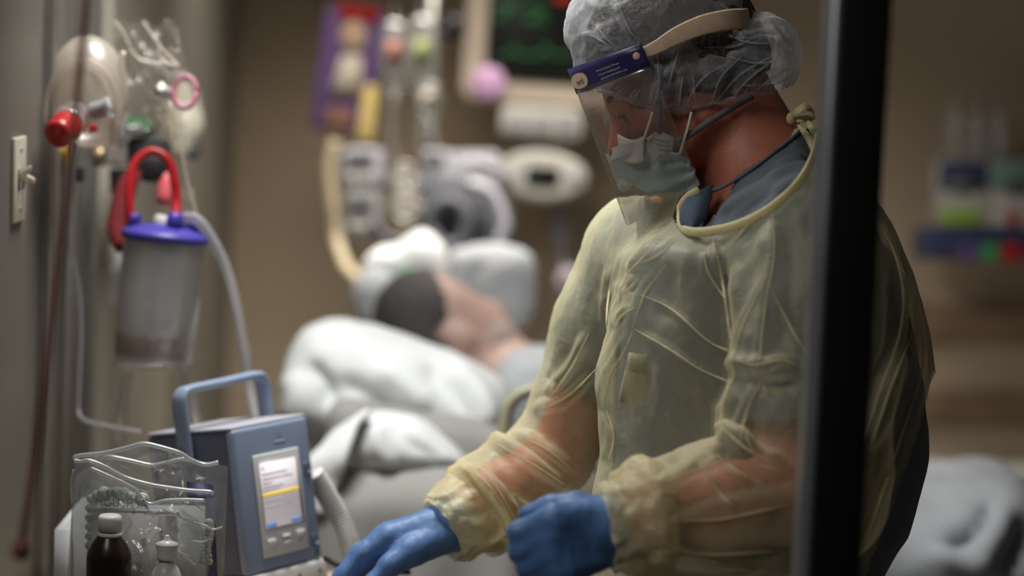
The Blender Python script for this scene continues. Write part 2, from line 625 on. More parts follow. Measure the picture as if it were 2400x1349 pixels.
M['metal'] = pm('brushed_steel', (0.55, 0.54, 0.52), 0.3, 0.9, var=0.08)
M['red'] = pm('red_rubber', (0.42, 0.012, 0.02), 0.35, var=0.12)
M['redcap'] = pm('red_cap_plastic', (0.40, 0.015, 0.015), 0.3, var=0.1)
M['cream_bezel'] = pm('beige_monitor_case', (0.62, 0.52, 0.42), 0.5, var=0.05)

# ------------------------------------------------------------------ room
BACK_Y, LEFT_X, RIGHT_X = 5.72, -0.67, 2.9
def struct(name, geo, mat, **k):
    o = mk(name, geo, mat, space='W', smooth=False, **k)
    o['kind'] = 'structure'
    return o
def pt(parent, name, geo, mat, space='C', **k):
    return mk(name, geo, mat, parent=parent, space=space, **k)

struct('floor', wbox(-3.0, 3.4, -1.2, 6.0, -0.1, 0.0), M['floor'], label='dull grey vinyl floor of the room')
struct('ceiling', wbox(-3.0, 3.4, -1.2, 6.0, 2.8, 2.9), M['ceil'], label='pale ceiling above the room')
wb = struct('wall_back', wbox(LEFT_X - 0.12, RIGHT_X + 0.1, BACK_Y, BACK_Y + 0.12, 0.0, 2.8), M['wall'], label='tan painted wall behind the bed')
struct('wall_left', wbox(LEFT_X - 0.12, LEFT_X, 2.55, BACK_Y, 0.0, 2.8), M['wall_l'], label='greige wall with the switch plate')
struct('wall_right', wbox(RIGHT_X, RIGHT_X + 0.1, 2.3, BACK_Y, 0.0, 2.8), M['wall'], label='tan side wall beyond the glove rack')
# uprights of the sliding-door track and the cream headwall column on the left wall
for i, (y0, y1, pr, m_) in enumerate(((3.40, 3.44, 0.014, 'track'), (3.56, 3.60, 0.010, 'track'), (3.74, 3.78, 0.016, 'track'), (3.82, 4.5, 0.028, 'panel'))):
    struct('trim_%d' % (i + 1), wbox(LEFT_X, LEFT_X + pr, y0, y1, 0.0, 2.75), M[m_],
           label=('cream headwall panel carrying the gas outlets' if i == 3 else 'narrow grey upright strip on the left wall, %s from the switch' % ('first', 'second', 'third')[i]))
# bumper rails low on the back wall at the right
for i, (z0, z1) in enumerate(((0.98, 1.07), (0.78, 0.86))):
    struct('trim_%d' % (5 + i), wbox(0.55, RIGHT_X, BACK_Y - 0.025, BACK_Y, z0, z1), M['rail_wood'],
           bevel=0.008, label='brown bumper rail along the back wall, %s one' % ('upper', 'lower')[i])

# ------------------------------------------------------------------ dark door frame post in front
p_top, p_bot = P(2003, -60, 2.38), P(1936, 1420, 2.38)
pb = np.array([(p_top[0] + p_bot[0]) / 2, (p_top[1] + p_bot[1]) / 2, 0.0])
post = thing('door_1', 'black upright post of the sliding door crossing in front of the worker', 'door frame', pb)
post['kind'] = 'structure'
pt(post, 'upright', wbox(pb[0] - 0.018, pb[0] + 0.033, pb[1] - 0.02, pb[1] + 0.04, 0.0, 2.6), M['frame'], 'W', bevel=0.004)
pt(post, 'edge_strip', wbox(pb[0] - 0.029, pb[0] - 0.018, pb[1] - 0.008, pb[1] + 0.036, 0.0, 2.6), M['frame_edge'], 'W', bevel=0.003)
pt(post, 'edge_bead', lathe((pb[0] - 0.0195, pb[1] - 0.012, 0.0), (0, 0, 1), [(0.0055, 0), (0.0055, 2.6)], 12), M['frame_edge'], 'W')

# ------------------------------------------------------------------ light switch on the left wall
sw_c = None
sy = 3.22
def wl(px, py, off=0.0):
    """point on the left wall plane (pushed out by off) seen at a pixel"""
    d = P(px, py, 1.0) - LOC
    t = (LEFT_X + off - LOC[0]) / d[0]
    return LOC + d * t
s0 = wl(38, 420)
sw = thing('light_switch', 'cream two-gang light switch plate on the greige wall', 'switch', s0)
pt(sw, 'plate', wbox(LEFT_X, LEFT_X + 0.006, s0[1] - 0.036, s0[1] + 0.036, s0[2] - 0.057, s0[2] + 0.057), M['ivory'], 'W', bevel=0.002)
for dy in (-0.012, 0.014):
    tg = pt(sw, 'toggle_surround', wbox(LEFT_X + 0.006, LEFT_X + 0.0075, s0[1] + dy - 0.006, s0[1] + dy + 0.006, s0[2] - 0.014, s0[2] + 0.014), M['dgrey'], 'W')
    pt(tg, 'toggle', join(prism([(LEFT_X + 0.006, s0[1] + dy - 0.004, s0[2] - 0.007), (LEFT_X + 0.022, s0[1] + dy - 0.0035, s0[2] + 0.014 - 0.02 * (dy > 0)), (LEFT_X + 0.022, s0[1] + dy - 0.0035, s0[2] + 0.021 - 0.02 * (dy > 0)), (LEFT_X + 0.006, s0[1] + dy - 0.004, s0[2] + 0.009)], (0, 0.0075, 0))), M['ivory'], 'W', bevel=0.001)
for dz in (-0.04, 0.04):
    pt(sw, 'screw', lathe((LEFT_X + 0.006, s0[1], s0[2] + dz), (1, 0, 0), [(0.004, 0), (0.004, 0.001), (0.002, 0.0016)], 12), M['metal'], 'W')
# ------------------------------------------------------------------ the worker
M['skin'] = pm('ruddy_skin', (0.44, 0.15, 0.095), 0.5, var=0.12, scale=30, bump=0.08, bscale=220)
M['hair'] = pm('dark_brown_hair', (0.02, 0.013, 0.009), 0.6, var=0.4, scale=70, bump=0.6, bscale=160)
M['scrub'] = pm('slate_blue_scrub_cloth', (0.125, 0.15, 0.18), 0.85, var=0.08, scale=40, bump=0.15, bscale=300)
M['scrub_in'] = pm('navy_scrub_collar', (0.055, 0.085, 0.13), 0.85, var=0.08, scale=40)
M['gown'] = sheer('yellow_nonwoven_gown', (0.76, 0.725, 0.48), clear=0.68, transl=0.45, bump=0.3, bscale=34)
M['gown_fold'] = sheer('doubled_gown_cloth', (0.90, 0.84, 0.56), clear=0.35, transl=0.45, bump=0.2, bscale=60)
M['gown_cuff'] = sheer('gathered_gown_cuff', (0.85, 0.78, 0.48), clear=0.28, transl=0.45, bump=0.35, bscale=50)
M['binding'] = sheer('yellow_gown_binding', (0.90, 0.82, 0.48), clear=0.15, transl=0.3, bump=0.2, bscale=120)
M['cap'] = sheer('pale_bouffant_cap', (0.66, 0.68, 0.72), clear=0.77, transl=0.4, bump=0.5, bscale=45)
M['cap_fold'] = sheer('doubled_cap_cloth', (0.66, 0.68, 0.72), clear=0.74, transl=0.4, bump=0.2, bscale=60)
M['glove'] = pm('blue_nitrile', (0.085, 0.185, 0.42), 0.5, var=0.06, scale=30, bump=0.12, bscale=90)
M['mask'] = sheer('light_blue_mask', (0.70, 0.88, 0.93), clear=0.04, transl=0.3, bump=0.2, bscale=90)
M['mask_w'] = sheer('white_mask_web', (0.82, 0.80, 0.76), clear=0.02, transl=0.3, bump=0.15, bscale=120)
M['elastic'] = pm('tan_elastic', (0.62, 0.46, 0.32), 0.8, var=0.1, scale=120)
M['strap'] = pm('grey_strap', (0.16, 0.16, 0.18), 0.8, var=0.1, scale=120)
M['loop'] = pm('white_ear_loop', (0.75, 0.68, 0.62), 0.8, var=0.1, scale=120)
M['navy'] = pm('navy_band', (0.022, 0.02, 0.09), 0.35, var=0.08)
M['shield'] = clear('clear_visor', (0.97, 0.965, 0.95), haze=0.10, gloss=0.10, rough=0.06, hazecol=(0.8, 0.74, 0.66))
M['print_w'] = pm('pale_print', (0.55, 0.53, 0.6), 0.6)
M['print_d'] = pm('dark_print', (0.03, 0.03, 0.03), 0.6)
M['tag'] = pm('tan_tag', (0.62, 0.45, 0.34), 0.6, var=0.06)

WD = 3.0
def w(px, py, dy=0.0):
    return c(px, py, WD + dy)

# head frame: F forward, S toward the viewer, U up
HC = w(1585, 130)
HF, HU, HS = np.array([-0.866, 0, -0.5]), np.array([-0.5, 0, 0.866]), np.array([0, -1.0, 0])
def H(f, s, u):
    return HC + HF * f + HS * s + HU * u
def hpx(px, py, s=0.0):
    """pixel -> (f,u) in the head frame at side offset s"""
    q = c(px, py, WD - s) - HC
    return q @ HF, q @ HU
HAX = np.stack([HF, HS, HU])

wroot = P(1760, 900, WD)
worker = thing('person', 'health worker in yellow gown, face shield and blue gloves standing at the bedside', 'person', (wroot[0], wroot[1], 0.0))

def floorpt(p, z):
    """drop a view-space point straight down to world height z"""
    W_ = toW(p)
    return toC(np.array([W_[0], W_[1], z]))

near_arm = [(w(1880, 590, -.13), .058), (w(1895, 760, -.17), .056), (w(1880, 1000, -.2), .05), (w(1885, 1165, -.22), .046), (w(1700, 1195, -.25), .05), (w(1530, 1218, -.28), .038), (w(1440, 1228, -.29), .031)]
far_arm = [(w(1515, 620, .15), .055), (w(1440, 780, .19), .052), (w(1365, 970, .24), .043), (w(1308, 1080, .25), .041), (w(1150, 1172, .22), .042), (w(1050, 1236, .18), .030)]

# gloved hands, as chains of (point, radius)
def hand_near(s):
    r = lambda a: a * s
    ch = []
    wr = [(1438, 1205), (1438, 1232), (1438, 1258), (1436, 1284)]
    mcp = [(1300, 1222), (1296, 1262), (1302, 1300), (1318, 1334)]
    pip = [(1216, 1248), (1220, 1290), (1238, 1328), (1266, 1356)]
    for i in range(4):
        ch.append([(w(*wr[i], -.292), r(.0185)), (w(*mcp[i], -.318), r(.0205)), (w(*pip[i], -.305), r((.0125, .0128, .0122, .011)[i])),
                   (w(pip[i][0] + 14, pip[i][1] + 12, -.268), r(.0105)), (w(pip[i][0] + 70, pip[i][1] + 8, -.262), r(.0095))])
    ch.append([(w(1425, 1205, -.285), r(.021)), (w(1345, 1187, -.288), r(.0165)), (w(1290, 1186, -.285), r(.0125)), (w(1236, 1203, -.282), r(.0098))])
    ch.append([(w(1460, 1240, -.29), r(.034)), (w(1400, 1240, -.292), r(.034))])
    return ch
def hand_far(s):
    r = lambda a: a * s
    ch = []
    wr = [(1035, 1222), (1035, 1240), (1030, 1256)]
    k = [(915, 1258), (928, 1272), (945, 1284)]
    ch.append([(w(1040, 1226, .175), r(.024)), (w(912, 1262, .16), r(.021)), (w(852, 1298, .15), r(.0145)), (w(805, 1350, .145), r(.012)), (w(775, 1402, .15), r(.0098))])
    ch.append([(w(1040, 1232, .185), r(.024)), (w(918, 1266, .185), r(.021)), (w(845, 1300, .185), r(.0145)), (w(800, 1356, .18), r(.012)), (w(778, 1410, .18), r(.0098))])
    ch.append([(w(1035, 1240, .195), r(.024)), (w(930, 1270, .205), r(.020)), (w(868, 1306, .21), r(.014)), (w(822, 1362, .205), r(.0115)), (w(800, 1412, .2), r(.0095))])
    ch.append([(w(1035, 1246, .20), r(.022)), (w(945, 1276, .22), r(.018)), (w(890, 1316, .228), r(.0125)), (w(852, 1366, .222), r(.0105)), (w(832, 1408, .215), r(.009))])
    ch.append([(w(1040, 1254, .165), r(.024)), (w(965, 1290, .145), r(.020)), (w(915, 1324, .13), r(.0145)), (w(872, 1368, .125), r(.0115)), (w(852, 1404, .13), r(.0095))])
    ch.append([(w(1075, 1228, .185), r(.033)), (w(1020, 1243, .178), r(.031))])
    return ch

hipN, hipF = w(1760, 1400, -.085), w(1720, 1400, .085)
def build_body():
    f = Field(np.array([-.28, 2.62, -1.42]), np.array([.56, 3.42, .42]), 0.0055)
    # torso
    f.stack([(w(0, 520)[2], w(1800, 0)[0], WD, .10, .13), (w(0, 600)[2], w(1785, 0)[0], WD, .145, .175), (w(0, 760)[2], w(1780, 0)[0], WD, .155, .17),
             (w(0, 1000)[2], w(1780, 0)[0], WD, .155, .155), (w(0, 1200)[2], w(1760, 0)[0], WD, .155, .155), (w(0, 1430)[2], w(1735, 0)[0], WD, .15, .165)], 0.03)
    f.cap(w(1870, 585, -.12), w(1540, 610, .13), .062, .062, .05)
    f.cap(w(1790, 430, -.03), w(1865, 545, -.1), .058, .06, .05)
    f.cap(w(1790, 430, .03), w(1600, 560, .1), .052, .055, .05)
    f.chain(near_arm, .03); f.chain(far_arm, .03)
    for ch in hand_near(.82) + hand_far(.82):
        f.chain(ch, .008)
    # legs
    for hp, ft in ((hipN, -.02), (hipF, .02)):
        kn, an = floorpt(hp, .50), floorpt(hp, .09)
        f.chain([(hp, .088), (kn, .06), (floorpt(hp, .33), .058), (an, .04)], .04)
        toe = floorpt(hp + np.array([-.16, -.05, 0]), .035)
        f.cap(floorpt(hp, .045), toe, .042, .032, .02)
    # neck and head
    f.cap(w(1695, 225), w(1800, 425), .060, .068, .03)
    f.ell(H(0, 0, .016), (.098, .076, .086), .02, HAX)
    f.ell(H(.062, 0, -.008), (.040, .056, .036), .02, HAX)
    f.ell(H(.048, 0, -.06), (.052, .058, .068), .02, HAX)
    for s in (-1, 1):
        f.ell(H(.064, s * .042, -.056), (.024, .02, .02), .015, HAX)
        f.cap(H(.012, s * .052, -.085), H(.074, s * .022, -.122), .021, .018, .02)
        f.cap(H(.098, s * .010, -.014), H(.082, s * .048, -.013), .0085, .0085, .012)
        f.ell(H(.103, s * .030, -.033), (.016, .016, .011), .008, HAX, sub=True)
        f.ell(H(.084, s * .031, -.033), (.0125, .0125, .0125), .004, HAX)
        f.cap(H(.0950, s * .022, -.0275), H(.0870, s * .046, -.0305), .0070, .006, .004)
        f.cap(H(.0935, s * .022, -.0425), H(.0865, s * .044, -.0405), .004, .004, .005)
        f.ell(H(-.004, s * .066, -.045), (.021, .008, .030), .008, HAX)
    f.cap(H(.080, 0, -.126), H(.080, 0, -.126), .019, .019, .02)
    f.cap(H(.098, 0, -.028), H(.122, 0, -.064), .0095, .0125, .012)
    return f
bf = build_body()
BV, BF = bf.mesh(0.0, 1)
mk('body', (BV, BF), M['skin'], worker)

# eye and brow toward the viewer
for s in (-1, 1):
    e = mk('eye', ell(H(.0846, s * .0315, -.0345), (.0118, .0118, .0118), HAX, 20, 12), M['white'], worker)
    mk('iris', ell(H(.0935, s * .0305, -.0365), (.0052, .0056, .0056), HAX, 14, 8), M['black'], e)
    mk('eyebrow', tube([H(.104, s * .016, -.011), H(.101, s * .030, -.006), H(.090, s * .048, -.007)], [.0018, .0026, .0014], 8), M['hair'], worker)
    mk('eyelashes', tube([H(.1005, s * .024, -.031), H(.1015, s * .031, -.0325), H(.096, s * .042, -.0335)], [.001, .0018, .001], 6), M['hair'], worker)

# hair under the cap
hf = Field(HC - .16, HC + .16, 0.005)
hf.ell(H(-.004, 0, .022), (.109, .087, .094), .01, HAX)
hf.ell(H(-.030, 0, -.03), (.078, .088, .068), .02, HAX)
HV, HFc = hf.mesh(0, 1)
q = HV - HC
ff, ss, uu = q @ HF, q @ HS, q @ HU
HV, HFc = drop(HV, HFc, ((uu < -.002 + (ff - .05) * .6) & (ff > .048)) | ((uu < -.045) & (ff > .01)) | (uu < -.075))
HV = wrinkle(HV, normals(HV, HFc), .003, 40, (1, 1, .4))
mk('hair', (HV, HFc), M['hair'], worker)

# ------------------------------------------------------------------ scrubs
def rows_from(tab):
    return [(w(0, py)[2], w((xl + xr) / 2, 0)[0], WD + yc, (xr - xl) / 2 * WD / FPX, b) for py, xl, xr, yc, b in tab]
SF = Field(bf.lo, bf.lo + (bf.n - 1) * bf.h, bf.h)
SF.D = bf.D - 0.011
SF.stack(rows_from([(560, 1640, 1990, 0, .14), (640, 1560, 2080, 0, .16), (760, 1500, 2120, 0, .165), (900, 1470, 2158, 0, .16), (1000, 1455, 2166, 0, .155), (1070, 1450, 2166, 0, .155),
                    (1150, 1450, 2150, 0, .155), (1255, 1440, 2118, 0, .155), (1349, 1430, 2044, 0, .16), (1480, 1430, 2000, 0, .16)]), .03)
SF.chain([(w(1880, 590, -.13), .078), (w(1900, 740, -.165), .078), (w(1890, 935, -.195), .076)], .03)
SF.chain([(w(1515, 620, .15), .066), (w(1445, 780, .19), .058), (w(1385, 930, .23), .046)], .03)
SV, SFc = SF.mesh(0, 1)
spx, spy = proj(SV)
dead = ((spx - 1780) * .585 + (spy - 378) * .81 < 0) & (spy < 470)
# short sleeve hems and hands
def segdist(V, pts):
    best = np.full(len(V), 9.)
    for p, q in zip(pts[:-1], pts[1:]):
        ab = q - p; t = np.clip((V - p) @ ab / (ab @ ab), 0, 1)
        best = np.minimum(best, np.linalg.norm(V - p - t[:, None] * ab, axis=1))
    return best
dead |= segdist(SV, [w(1882, 1010, -.202), w(1885, 1165, -.22), w(1700, 1195, -.25), w(1530, 1218, -.28), w(1250, 1260, -.3)]) < .074
dead |= (spx < 1440) & ((spx - 1370) * -.42 + (spy - 930) * .9 > 0)
dead |= toW(SV)[:, 2] < .10
# V of the neck at the front
dead |= inpoly(spx, spy, [(1640, 420), (1664, 470), (1655, 530), (1700, 470), (1740, 380)]) & (SV[:, 1] < WD + .05)
SV, SFc = drop(SV, SFc, dead)
SV = folds(SV, normals(SV, SFc), [
    ([(1885, 372), (1850, 378), (1820, 392)], .006, 7), ([(1900, 392), (1850, 402), (1800, 430)], .006, 8), ([(1905, 420), (1840, 440), (1780, 500)], .006, 9),
    ([(1700, 450), (1760, 430), (1840, 385)], -.004, 9), ([(1690, 500), (1760, 450), (1850, 400)], .005, 10), ([(1720, 525), (1790, 470), (1890, 440)], -.004, 9)])
SV = wrinkle(SV, normals(SV, SFc), .006, 9, (1, 1, .6))
scrubm = mk('scrub_suit', (SV, SFc), M['scrub'], worker, solid=.0015)
_sx, _sy = proj(SV)
def sdep(px, py):
    dd = np.hypot(_sx - px, _sy - py) + (SV[:, 1] - WD + .15) * 120
    return SV[np.argmin(dd), 1]
cl_ = np.array([c(a, b, sdep(a + 4, b + 6)) for a, b in crom(np.array([(1672, 446), (1700, 436), (1760, 398), (1820, 352), (1856, 324), (1874, 306)], float), 4)])
for _ in range(4):
    cl_[1:-1] = (cl_[:-2] + 2 * cl_[1:-1] + cl_[2:]) / 4
mk('collar_edge', tube(cl_ + np.array([0, -.001, 0]), .0022, 10, smooth=False), M['scrub'], scrubm)
# dark folded collar flap at the throat
_L = crom(np.array([w(1642, 444, -.085), w(1612, 462, -.105), w(1597, 490, -.118), w(1594, 520, -.126), w(1610, 542, -.132)]), 5)
_R = crom(np.array([w(1672, 432, -.080), w(1668, 458, -.105), w(1662, 484, -.12), w(1652, 510, -.13), w(1628, 538, -.135)]), 5)
def _flap(a, b):
    i = min(int(b * (len(_L) - 1)), len(_L) - 2); f_ = b * (len(_L) - 1) - i
    l_, r_ = _L[i] * (1 - f_) + _L[i + 1] * f_, _R[i] * (1 - f_) + _R[i + 1] * f_
    return l_ * (1 - a) + r_ * a + np.array([0, -.010, 0]) * math.sin(math.pi * a)
mk('collar_flap', grid(_flap, 14, 20), M['scrub_in'], worker, solid=.002)

# ------------------------------------------------------------------ gown
GF = Field(np.array([-.22, 2.56, -.86]), np.array([.58, 3.40, .26]), 0.0045)
GF.stack(rows_from([(400, 1770, 1940, .0, .07), (440, 1690, 2000, 0, .115), (480, 1640, 2040, .0, .15), (520, 1600, 2068, .0, .17), (580, 1540, 2100, .0, .183), (640, 1485, 2128, 0, .187),
                    (720, 1440, 2148, 0, .187), (830, 1418, 2168, 0, .182), (1000, 1402, 2174, 0, .178), (1070, 1412, 2174, 0, .176), (1150, 1392, 2160, 0, .178), (1255, 1378, 2128, 0, .18),
                    (1400, 1350, 2062, 0, .185), (1700, 1330, 2010, 0, .19), (2100, 1310, 2000, 0, .2)]), .01, 2.3)
GF.chain([(w(1515, 606, .13), .062), (w(1455, 730, .16), .064), (w(1368, 945, .22), .054), (w(1310, 1082, .24), .064), (w(1150, 1170, .21), .060), (w(1040, 1240, .175), .041)], .014)
GF.chain([(w(1870, 560, -.10), .08), (w(1903, 700, -.15), .098), (w(1895, 880, -.185), .098), (w(1885, 1060, -.205), .096), (w(1890, 1165, -.225), .088), (w(1700, 1190, -.25), .074), (w(1540, 1214, -.28), .060), (w(1425, 1232, -.29), .046)], .012)
def resample(src, dst):
    D = src.D
    for i in range(3):
        t = np.clip((dst.ax[i] - src.lo[i]) / src.h, 0, src.n[i] - 1.001)
        i0 = t.astype(int); fr = (t - i0).astype(np.float32)
        sh_ = [1, 1, 1]; sh_[i] = -1
        D = np.take(D, i0, i) * (1 - fr.reshape(sh_)) + np.take(D, i0 + 1, i) * fr.reshape(sh_)
    return D
_p0 = w(1780, 400)
_above = np.minimum(-((GF.ax[0][:, None, None] - _p0[0]) * .585 - (GF.ax[2][None, None, :] - _p0[2]) * .81), GF.ax[2][None, None, :] - w(0, 462)[2])
_hands = np.maximum(-.03 - GF.ax[0][:, None, None], 0) + np.where((GF.ax[0][:, None, None] < w(1450, 0, -.29)[0]) & (GF.ax[1][None, :, None] < 2.85), .1, 0).astype(np.float32)
GF.blend((slice(None),) * 3, np.maximum(resample(SF, GF) - .009 + _hands, _above).astype(np.float32), .012)
GV, GFc = GF.mesh(0, 2)
gpx, gpy = proj(GV)
GOWN_RAW = (GV.copy(), gpx, gpy)
def gdepth(px, py, r=14):
    m = (np.abs(GOWN_RAW[1] - px) < r) & (np.abs(GOWN_RAW[2] - py) < r)
    return GOWN_RAW[0][m, 1].min() if m.any() else WD - .1
neckline = [(1640, 446), (1612, 462), (1596, 485), (1590, 518), (1606, 541), (1650, 544), (1720, 531), (1790, 500), (1850, 452), (1888, 402), (1908, 350), (1914, 318)]
dead = inpoly(gpx, gpy, [tuple(q) for q in crom(np.array(neckline, float), 6)] + [(1925, 250), (1640, 250)])
edge = np.interp(gpy, [-100, 830, 899, 1013, 1095, 1230, 1349, 1500, 2200], [2300, 2200, 2175, 2145, 2120, 2073, 2026, 1990, 1960])
dead |= gpx > edge
# cuffs
wn, wf = c(1508, 1219, WD - .285), w(1105, 1199, .2)
dead |= ((GV - wn) @ nrm(w(1300, 1238, -.3) - w(1530, 1214, -.28)) > .006 * np.sin(GV[:, 2] * 260)) & (GV[:, 1] < 2.86) & (gpx < 1600)
dead |= ((GV - wf) @ nrm(w(1000, 1262, .17) - w(1150, 1170, .21)) > .004 * np.sin(GV[:, 2] * 230)) & (gpx < 1190)
dead |= gpy > 2080
N0 = normals(GV, GFc)
# real folds of the cloth, raised along their lines
R = [
    # chest of the gown
    ([(1560, 620), (1530, 660), (1510, 690), (1495, 730), (1482, 770)], .010, 9), ([(1500, 690), (1560, 715), (1600, 745), (1660, 800), (1710, 822)], .007, 7),
    ([(1485, 770), (1530, 795), (1580, 825), (1640, 865), (1712, 895)], .009, 8), ([(1482, 775), (1460, 830), (1430, 880), (1415, 960)], .010, 10),
    ([(1700, 700), (1660, 640), (1650, 590)], .006, 9), ([(1470, 660), (1440, 690), (1430, 720)], .007, 9), ([(1500, 650), (1460, 690)], .006, 7), ([(1490, 720), (1455, 740), (1440, 770)], .007, 8),
    ([(1540, 570), (1500, 610), (1470, 640)], .009, 12), ([(1590, 560), (1540, 600), (1480, 625)], .007, 9), ([(1545, 860), (1552, 920), (1535, 1000)], .004, 8),
    ([(1560, 600), (1570, 700)], .003, 9), ([(1620, 580), (1600, 680)], .004, 10), ([(1420, 960), (1440, 1020), (1425, 1080)], .008, 12),
    ([(1500, 1080), (1480, 1160), (1450, 1240)], .006, 14), ([(1580, 1040), (1560, 1090)], .005, 12),
    # near sleeve
    ([(1670, 560), (1690, 640), (1702, 720), (1712, 800)], .010, 9), ([(1810, 500), (1815, 600), (1795, 700), (1782, 820), (1775, 860)], .011, 10),
    ([(1700, 590), (1760, 520), (1800, 500)], .007, 10), ([(1720, 840), (1770, 856), (1830, 842), (1880, 860)], .011, 9), ([(1800, 640), (1740, 760), (1718, 840)], .008, 10),
    ([(1800, 660), (1850, 760), (1890, 830)], .008, 10), ([(1830, 850), (1780, 900), (1745, 980), (1735, 1040)], .010, 10), ([(1760, 860), (1800, 920)], .008, 8),
    ([(1690, 1000), (1760, 1060), (1830, 1090)], .012, 12), ([(1690, 940), (1690, 1030)], .008, 12), ([(1740, 1000), (1780, 1085), (1825, 1100)], .009, 9),
    ([(1645, 1070), (1600, 1110), (1540, 1140), (1500, 1170)], .010, 10), ([(1700, 1075), (1640, 1100), (1560, 1145)], .007, 7), ([(1640, 1090), (1690, 1160), (1720, 1185)], .006, 8),
    ([(1560, 1220), (1700, 1215), (1850, 1180)], .006, 10), ([(1540, 1270), (1650, 1300), (1830, 1290)], .007, 12), ([(1528, 1130), (1530, 1200), (1540, 1300)], .012, 9),
    ([(1470, 1150), (1490, 1230), (1480, 1310)], .010, 9), ([(1440, 1180), (1450, 1240), (1445, 1300)], .008, 8), ([(1500, 1160), (1505, 1240), (1500, 1310)], -.008, 8),
    # back of the near sleeve
    ([(2060, 520), (2100, 600), (2118, 700), (2105, 800), (2060, 920), (2020, 1060)], .013, 11), ([(2090, 560), (2128, 640), (2125, 760), (2100, 860)], -.010, 12),
    ([(2150, 700), (2165, 850), (2120, 1000), (2060, 1180), (2015, 1300)], .007, 10), ([(2070, 900), (2075, 1000), (2060, 1120)], .005, 12), ([(2140, 780), (2090, 900), (2040, 1050)], .006, 12),
    # far sleeve
    ([(1440, 620), (1425, 700), (1420, 770)], .010, 11), ([(1380, 780), (1340, 860), (1290, 930)], .008, 12), ([(1400, 860), (1330, 930), (1260, 960)], .008, 11),
    ([(1150, 1030), (1200, 1060), (1270, 1100), (1330, 1140)], .015, 13), ([(1210, 1020), (1280, 1050), (1340, 1100)], .010, 12), ([(1090, 1100), (1140, 1130), (1190, 1200), (1200, 1250)], .012, 11),
    ([(1060, 1130), (1090, 1180), (1130, 1270)], .010, 10), ([(1150, 1110), (1200, 1150), (1260, 1200)], -.010, 11), ([(1120, 1090), (1170, 1150), (1220, 1240)], .009, 10),
    ([(1030, 1170), (1050, 1210), (1080, 1290)], .008, 8), ([(1300, 1150), (1230, 1210), (1150, 1270)], .008, 12),
]
BROAD = [([(1690, 600), (1702, 720), (1706, 820), (1690, 960)], -.018, 24), ([(1735, 600), (1745, 760), (1740, 880), (1725, 1000)], .014, 30), ([(1810, 520), (1800, 700), (1778, 850)], .014, 26), ([(1860, 560), (1850, 700), (1830, 820)], -.003, 28),
    ([(1720, 850), (1790, 862), (1870, 850)], .014, 20), ([(1730, 890), (1800, 900), (1870, 890)], -.012, 22), ([(1690, 1010), (1760, 1065), (1840, 1095)], .018, 18), ([(1680, 1050), (1740, 1090), (1800, 1120)], -.014, 18),
    ([(1640, 1085), (1560, 1130), (1500, 1165)], .012, 20), ([(1850, 1130), (1700, 1150), (1560, 1190)], -.008, 24), ([(1500, 640), (1480, 760), (1440, 860), (1415, 960)], .012, 26), ([(1580, 620), (1560, 760)], -.006, 40),
    ([(2110, 600), (2120, 740), (2090, 880), (2020, 1060)], .012, 18), ([(2080, 620), (2090, 760), (2050, 900)], -.010, 20), ([(1600, 900), (1620, 1000), (1560, 1080)], -.008, 40), ([(1560, 560), (1520, 620), (1490, 680)], .010, 20)]
GV = folds(GV, N0, BROAD)
GV = folds(GV, N0, [(l_, a_ * (1.3 if l_[0][0] < 1460 and l_[-1][0] < 1400 else .6), w_) for l_, a_, w_ in R])
N1 = normals(GV, GFc)
GV = wrinkle(GV, N1, .009, 6, (1, 1, .5), 3.1)
GV = wrinkle(GV, normals(GV, GFc), .0035, 19, (1, 1, .55), 8.7)
GV, GFc = drop(GV, GFc, dead)
gown = mk('isolation_gown', (GV, GFc), M['gown'], worker, label='sheer yellow isolation gown')
# doubled cloth along the sharpest folds
_gx, _gy = proj(GV)
def gsurf(px, py):
    m = (np.abs(_gx - px) < 9) & (np.abs(_gy - py) < 9)
    return GV[m, 1].min() if m.any() else None
pleats = []
for l_, a_, w_ in R:
    if a_ < .006: continue
    q_ = crom(np.array(l_, float), 6)
    dd = [gsurf(*p_) for p_ in q_]
    ok = [i_ for i_, d_ in enumerate(dd) if d_ is not None]
    if len(ok) < 6: continue
    pts_ = np.array([c(q_[i_][0], q_[i_][1], dd[i_] - .0012) for i_ in ok])
    for _ in range(3):
        pts_[1:-1] = (pts_[:-2] + 2 * pts_[1:-1] + pts_[2:]) / 4
    n_ = len(pts_)
    pleats.append(tube(pts_, [.0002 + .0012 * math.sin(math.pi * (i_ + .3) / (n_ + .2)) for i_ in range(n_)], 8, smooth=False, flat=(np.array([0, 1., 0]), .12, 1.0)))
tag(mk('cloth_pleats', join(*pleats), M['gown_fold'], gown), kind='stuff')
